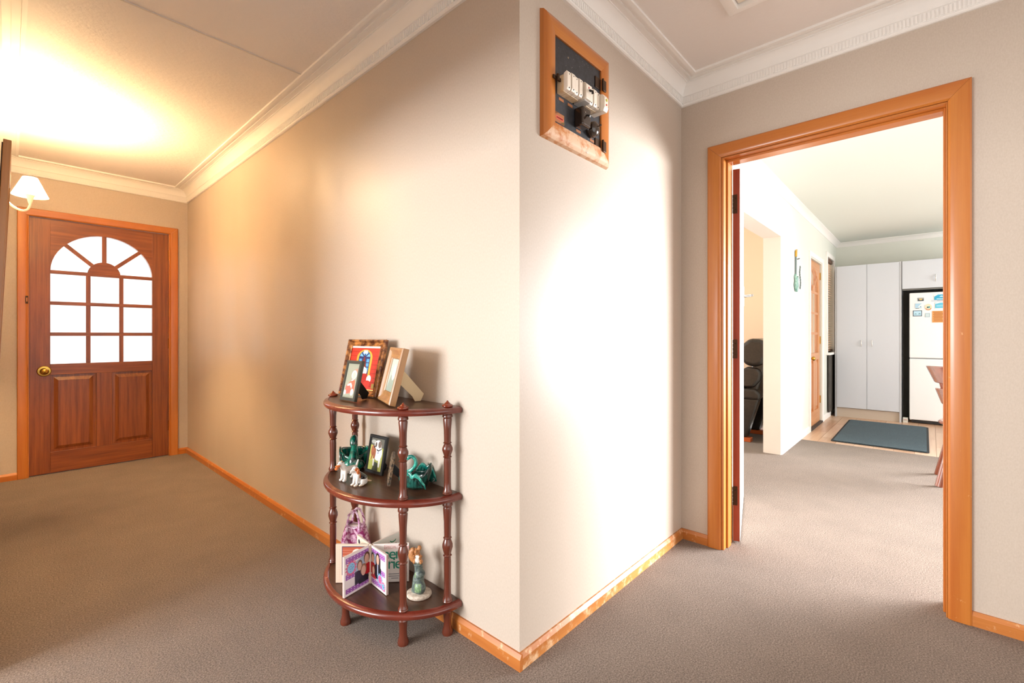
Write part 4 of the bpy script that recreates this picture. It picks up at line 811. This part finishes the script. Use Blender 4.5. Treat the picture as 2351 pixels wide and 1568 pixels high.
# ================================================================== kitchen cupboards and fridge
LAM = flat('#ced3db', 0.4); LAMS = flat('#bcbec2', 0.45); KICK = flat('#c3b6a6', 0.5); HAND = flat('#e6e6e6', 0.2, 0.3)
def bow(parent, y, z, x, h=0.07, out=0.024):
    obj('handle', B().tube([(x-out*math.sin(math.pi*i/12), y, z-h/2+h*i/12) for i in range(13)], [0.004+0.003*math.sin(math.pi*i/12) for i in range(13)], 8), HAND, parent, smooth=60)
pan = thing('pantry_cupboard', 'tall pale grey two door pantry beside the fridge', 'cupboard', (6.45, 0, 0))
PY0, PY1, PZ = -0.045, -0.735, 2.035
for y in (PY0, PY1+0.018): obj('side_panel', B().box(0.0, y, 0, 0.599, y-0.018, PZ), LAMS, pan)
obj('carcass', B().box(0.022, PY0-0.018, 0.125, 0.595, PY1+0.018, PZ), LAMS, pan)
obj('kickboard', B().box(0.03, PY0-0.018, 0.0, 0.045, PY1+0.018, 0.122), KICK, pan)
ym = (PY0+PY1)/2
for y0, y1, hy in ((PY0-0.02, ym+0.0015, ym+0.055), (ym-0.0015, PY1+0.02, ym-0.055)):
    d_ = obj('door', B().box(-0.0, y0, 0.13, 0.018, y1, PZ-0.004), LAM, pan, bevel=0.001); bow(d_, hy, 0.995, -0.001, 0.085)
oc = thing('overhead_cupboard', 'pale grey cupboard hung above the white fridge', 'cupboard', (6.45, 0, 0))
obj('carcass', B().box(0.02, -0.7355, 1.69, 0.599, -1.62, PZ), LAMS, oc)
d_ = obj('door', B().box(0.0, -0.744, 1.685, 0.018, -1.17, PZ-0.004), LAM, oc, bevel=0.001); bow(d_, -1.055, 1.80, -0.001, 0.085)
d_ = obj('door', B().box(0.0, -1.173, 1.685, 0.018, -1.60, PZ-0.004), LAM, oc, bevel=0.001); bow(d_, -1.29, 1.80, -0.001, 0.085)
obj('light_rail', B().box(0.03, -0.745, 1.665, 0.045, -1.6, 1.69), flat('#6d6d68', 0.5), oc)
struct('trim_10', B().box(7.03, -0.74, 0, 7.049, -1.62, 1.69).box(6.47, -1.62, 0, 7.049, -1.64, PZ), flat('#6f6c62', 0.6), 'dull grey lining of the fridge recess', 'lining')
FRW = flat('#eef1f3', 0.3)
fg = thing('fridge', 'white two door fridge freezer carrying magnets in the kitchen recess', 'fridge', (6.50, -1.13, 0))
obj('cabinet', B().box(0.062, -0.32, 0.03, 0.50, 0.318, 1.63), FRW, fg, bevel=0.006)
obj('freezer_door', B().box(0, -0.32, 0.818, 0.058, 0.32, 1.632), FRW, fg, bevel=0.010, seg=3)
obj('fridge_door', B().box(0, -0.32, 0.045, 0.058, 0.32, 0.808), FRW, fg, bevel=0.010, seg=3)
obj('plinth', B().box(0.05, -0.30, 0.006, 0.08, 0.30, 0.044), BLACK, fg)
for y in (-0.27, 0.27): obj('foot', B().tube([(0.10, y, 0), (0.10, y, 0.03)], 0.015, 10), BLACK, fg)
for z0, z1 in ((0.86, 1.15), (0.50, 0.77)): obj('handle', B().box(-0.025, -0.30, z0, 0.004, -0.275, z1), flat('#e2e4e6', 0.3), fg, bevel=0.006)
def magnet(name, label, y0, y1, z1, z0, shapes, rnd=False, t=0.004):
    g = thing(name, label, 'magnet', (6.4995, (y0+y1)/2, z0), group='magnets on the fridge door'); w_ = abs(y1-y0); h = abs(z1-z0)
    if rnd: bb_ = B().prism(circ(0, h/2, w_/2, h/2, 24), 'x', -t, -0.0002)
    else: bb_ = B().box(-t, -w_/2, 0, -0.0002, w_/2, h)
    obj('backing', bb_, flat('#e9e4da', 0.5), g)
    art('print', g, (-t, w_/2, 0), (0, -w_, 0), (0, 0, h), (-1, 0, 0), shapes)
magnet('fridge_magnet', 'small dark photo magnet with yellow centre, topmost on the fridge', -0.889, -0.946, 1.567, 1.526, [('r', 0, 0, 1, 1, '#4d5a63'), ('r', 0.1, 0.65, 0.95, 0.95, '#a9a8a0'), ('e', 0.5, 0.5, 0.28, 0.22, '#d9b765')])
magnet('fridge_magnet', 'pale blue split picture magnet on the fridge', -0.865, -0.926, 1.498, 1.430, [('r', 0, 0.15, 1, 1, '#a9cfe6'), ('r', 0, 0, 1, 0.15, '#e6eaea'), ('p', [(0.4, 0.3), (0.9, 0.9), (1, 0.9), (1, 0.3)], '#e8eef0'), ('r', 0.05, 0.04, 0.6, 0.12, '#41474c'), ('e', 0.85, 0.4, 0.1, 0.1, '#6a9fc0')])
magnet('fridge_magnet', 'round cream magnet with red rim on the fridge', -0.954, -1.022, 1.488, 1.405, [('e', 0.5, 0.5, 0.49, 0.49, '#ead9ba'), ('p', circ(0.5, 0.5, 0.42, 0.42, 12, 200, 340)+circ(0.5, 0.5, 0.33, 0.33, 12, 340, 200), '#c2553c'), ('e', 0.42, 0.5, 0.14, 0.12, '#33525a'), ('e', 0.62, 0.52, 0.12, 0.16, '#5aa6ae')], True)
magnet('fridge_magnet', 'dark framed blue picture magnet on the fridge', -0.844, -0.930, 1.411, 1.338, [('r', 0, 0, 1, 1, '#3f5568'), ('r', 0.08, 0.12, 0.92, 0.9, '#b9def0'), ('p', [(0.1, 0.3), (0.3, 0.55), (0.5, 0.3), (0.75, 0.6), (0.9, 0.3)], '#7fa8ba')])
magnet('fridge_magnet', 'tiny grey blue rounded square magnet on the fridge', -0.958, -1.002, 1.375, 1.325, [('r', 0, 0, 1, 1, '#a3b9c4'), ('r', 0.15, 0.15, 0.85, 0.85, '#c6d8de')])
magnet('fridge_magnet', 'bright cyan house shaped magnet on the fridge', -1.041, -1.15, 1.601, 1.533, [('r', 0, 0, 1, 1, '#eef1f3'), ('p', [(0, 0), (1, 0), (1, 0.6), (0.7, 0.95), (0.3, 0.95), (0, 0.6)], '#2aa7cf'), ('r', 0.2, 0.15, 0.9, 0.25, '#d8f0f6'), ('p', [(0.4, 0.55), (0.6, 0.75), (0.8, 0.55)], '#d8f0f6')])
magnet('fridge_magnet', 'thin pale grey strip magnet on the fridge', -1.014, -1.14, 1.533, 1.513, [('r', 0, 0, 1, 1, '#c9d2dc'), ('r', 0.4, 0.3, 0.95, 0.6, '#8f9aa8')])
magnet('fridge_magnet', 'sky blue card magnet with white wave on the fridge', -1.049, -1.16, 1.505, 1.417, [('r', 0, 0, 1, 1, '#f1f4f5'), ('r', 0, 0.18, 1, 0.92, '#58bcdc'), ('p', [(0, 0.75), (0.5, 0.95), (1, 0.8), (1, 0.9), (0.5, 1.0), (0, 0.85)], '#f1f4f5'), ('r', 0.1, 0.4, 0.8, 0.46, '#a8dcee'), ('r', 0.1, 0.54, 0.8, 0.6, '#a8dcee')])
magnet('fridge_magnet', 'orange cork square magnet with dark writing on the fridge', -1.022, -1.14, 1.399, 1.258, [('r', 0, 0, 1, 1, '#e0994f')]+[('r', 0.08+0.05*(i % 2), 0.08+0.1*i, 0.9-0.07*(i % 3), 0.13+0.1*i, '#a8662c') for i in range(9)])
bx = thing('skirting_box', 'small white box with red and green stripes in the fridge gap', 'box', (6.49, -0.772, 0))
obj('carton', B().box(0, -0.024, 0, 0.06, 0.024, 0.06), flat('#d9d6cc', 0.5), bx, bevel=0.002)
art('print', bx, (0, 0.022, 0.006), (0, -0.044, 0), (0, 0, 0.05), (-1, 0, 0), [('r', 0.1, 0.55, 0.9, 0.66, '#b0453a'), ('r', 0.1, 0.3, 0.9, 0.38, '#5f7a58')])
MATC = carpet_mat('blue_grey_mat_pile', '#26363f', '#3f545f', '#5c717a')
mt = thing('kitchen_mat', 'blue grey rubber backed mat on the timber look kitchen floor', 'mat', (5.43, -0.612, 0), (0, 0, R(0.4)))
def rrect(a, b_, r): return [p for cx, cy, s in ((a-r, b_-r, 0), (-a+r, b_-r, 90), (-a+r, -b_+r, 180), (a-r, -b_+r, 270)) for p in circ(cx, cy, r, r, 6, s, s+90)]
obj('backing', B().prism(rrect(0.80, 0.382, 0.03), 'z', 0.0003, 0.006), flat('#1c2024', 0.7), mt)
obj('pile', B().prism(rrect(0.782, 0.364, 0.025), 'z', 0.005, 0.012), MATC, mt, bevel=0.003)

# ------------------------------------------------------------------ guitar ornament on the kitchen wall
gu = thing('guitar_ornament', 'metal guitar wall ornament with yellow head hanging on the kitchen wall', 'ornament', (4.26, YK-0.002, 1.56))
GM = flat('#7d8a8c', 0.35, 0.7); 
obj('neck', B().box(-0.012, -0.014, 0.12, 0.012, -0.002, 0.34), GM, gu, bevel=0.003)
obj('guitar_body', B().prism([(-0.03, 0.0), (0.0, -0.02), (0.03, 0.0), (0.06, 0.05), (0.035, 0.09), (0.055, 0.15), (0.02, 0.13), (-0.02, 0.13), (-0.06, 0.16), (-0.04, 0.09), (-0.065, 0.05)], 'y', -0.022, -0.002), mottled('verdigris', '#5d8f86', '#a4c4b8', 40, rough=0.4, metal=0.3), gu, bevel=0.004)
obj('headstock', B().prism([(-0.018, 0.34), (0.018, 0.34), (0.03, 0.42), (-0.012, 0.40)], 'y', -0.016, -0.002), flat('#d9a83f', 0.35, 0.3), gu, bevel=0.003)
obj('hook', B().tube([(0.0, -0.004, 0.32), (0.03, -0.018, 0.318), (0.045, -0.03, 0.325)], 0.005, 8), BLACK, gu)
for i in range(9): obj('chain_link', B().tube([(0.075+0.02*math.sin(i*0.8)+0.014*math.cos(a), -0.03, 0.03+0.026*i+0.014*math.sin(a)) for a in [2*math.pi*q_/10 for q_ in range(11)]], 0.0035, 6), GM, gu, smooth=60)

# ------------------------------------------------------------------ leather recliner in the lounge
LEA = mottled('black_brown_leather', '#1d1713', '#2a211b', 50, rough=0.3, bmp=0.25, bdist=0.002, coat=0.15)
rc = thing('recliner', 'black brown leather recliner on a wooden base beyond the lounge opening', 'armchair', (4.25, 0.80, 0))
def cushion(name, x0, x1, poly, bev, parent=rc, mat=LEA): 
    o = obj(name, B().prism(poly, 'x', x0, x1), mat, parent, bevel=bev, seg=5, smooth=180); o.modifiers.new('shade', 'WEIGHTED_NORMAL'); return o
# profile in (y, z); the chair faces +y, its back leans to -y
cushion('back_shell', -0.20, 0.26, [(-0.46, 0.42), (-0.625, 0.97), (-0.58, 1.02), (-0.48, 1.0), (-0.34, 0.42)], 0.03)
cushion('headrest_cushion', -0.24, 0.30, [(-0.55, 0.80), (-0.60, 0.90), (-0.61, 0.99), (-0.55, 1.06), (-0.42, 1.07), (-0.34, 1.00), (-0.32, 0.88), (-0.38, 0.79), (-0.47, 0.775)], 0.06)
cushion('lumbar_cushion', -0.23, 0.29, [(-0.46, 0.56), (-0.52, 0.64), (-0.535, 0.72), (-0.50, 0.765), (-0.40, 0.775), (-0.30, 0.72), (-0.27, 0.62), (-0.33, 0.55)], 0.05)
cushion('seat_cushion', -0.14, 0.20, [(-0.34, 0.34), (-0.34, 0.46), (0.26, 0.49), (0.32, 0.45), (0.30, 0.34)], 0.04)
for x0, x1 in ((-0.27, -0.14), (0.20, 0.33)):
    cushion('arm_pad', x0, x1, [(-0.525, 0.44), (-0.54, 0.50), (-0.49, 0.55), (0.25, 0.57), (0.31, 0.50), (0.26, 0.43)], 0.035)
    cushion('side_panel', x0+0.01, x1-0.01, [(-0.52, 0.45), (-0.40, 0.045), (0.20, 0.045), (0.26, 0.45)], 0.02)
cushion('footrest', -0.12, 0.18, [(0.28, 0.10), (0.28, 0.42), (0.36, 0.42), (0.34, 0.10)], 0.03)
ORW = wood('orange_base_wood', '#a8481c', '#c5612c', 'y', 8, 0.3, 0.3)
obj('wooden_base', B().box(-0.25, -0.44, 0.0, -0.17, 0.30, 0.045).box(0.23, -0.44, 0, 0.31, 0.30, 0.045).box(-0.25, -0.05, 0.0, 0.31, 0.05, 0.042), ORW, rc, bevel=0.005)

# ------------------------------------------------------------------ barrel back dining chair half hidden by the door frame
CHW = wood('chair_red_brown', '#6d3320', '#8d4a30', 'z', 8, 0.2, 0.6)
dc = thing('dining_chair', 'glossy red brown barrel back dining chair beside the doorway', 'chair', (3.62, -1.272, 0), (0, 0, R(0)))
def rail(z0, z1, r0, r1, a0, a1, t=0.022):
    rings = []
    for i in range(25):
        a = R(a0+(a1-a0)*i/24); c, s = math.cos(a), math.sin(a); lift = 0.012*math.sin(math.pi*i/24)
        rings.append([(r0*c, r0*s, z0), (r1*c, r1*s, z1+lift), ((r1-t)*c, (r1-t)*s, z1+lift), ((r0-t)*c, (r0-t)*s, z0)])
    return B().loft(rings)
obj('crest_rail', rail(0.745, 0.865, 0.245, 0.295, 75, 285), CHW, dc, bevel=0.006, smooth=60)
obj('back_rail', rail(0.585, 0.70, 0.205, 0.243, 85, 275), CHW, dc, bevel=0.006, smooth=60)
for a in (110, 250): obj('back_post', B().tube([(0.16*math.cos(R(a)), 0.16*math.sin(R(a)), 0.43), (0.185*math.cos(R(a)), 0.185*math.sin(R(a)), 0.60), (0.225*math.cos(R(a)), 0.225*math.sin(R(a)), 0.78)], 0.016, 10), CHW, dc, smooth=60)
obj('seat', B().lathe([(0.001, 0.43), (0.20, 0.43), (0.222, 0.44), (0.225, 0.452), (0.215, 0.462), (0.001, 0.455)], 32), CHW, dc, smooth=40)
for sx in (-1, 1):
    for sy in (-1, 1): obj('leg', B().tube([(sx*0.14, sy*0.14, 0.435), (sx*0.200, sy*0.222, 0.0)], [0.016, 0.024], 12), CHW, dc, smooth=60)
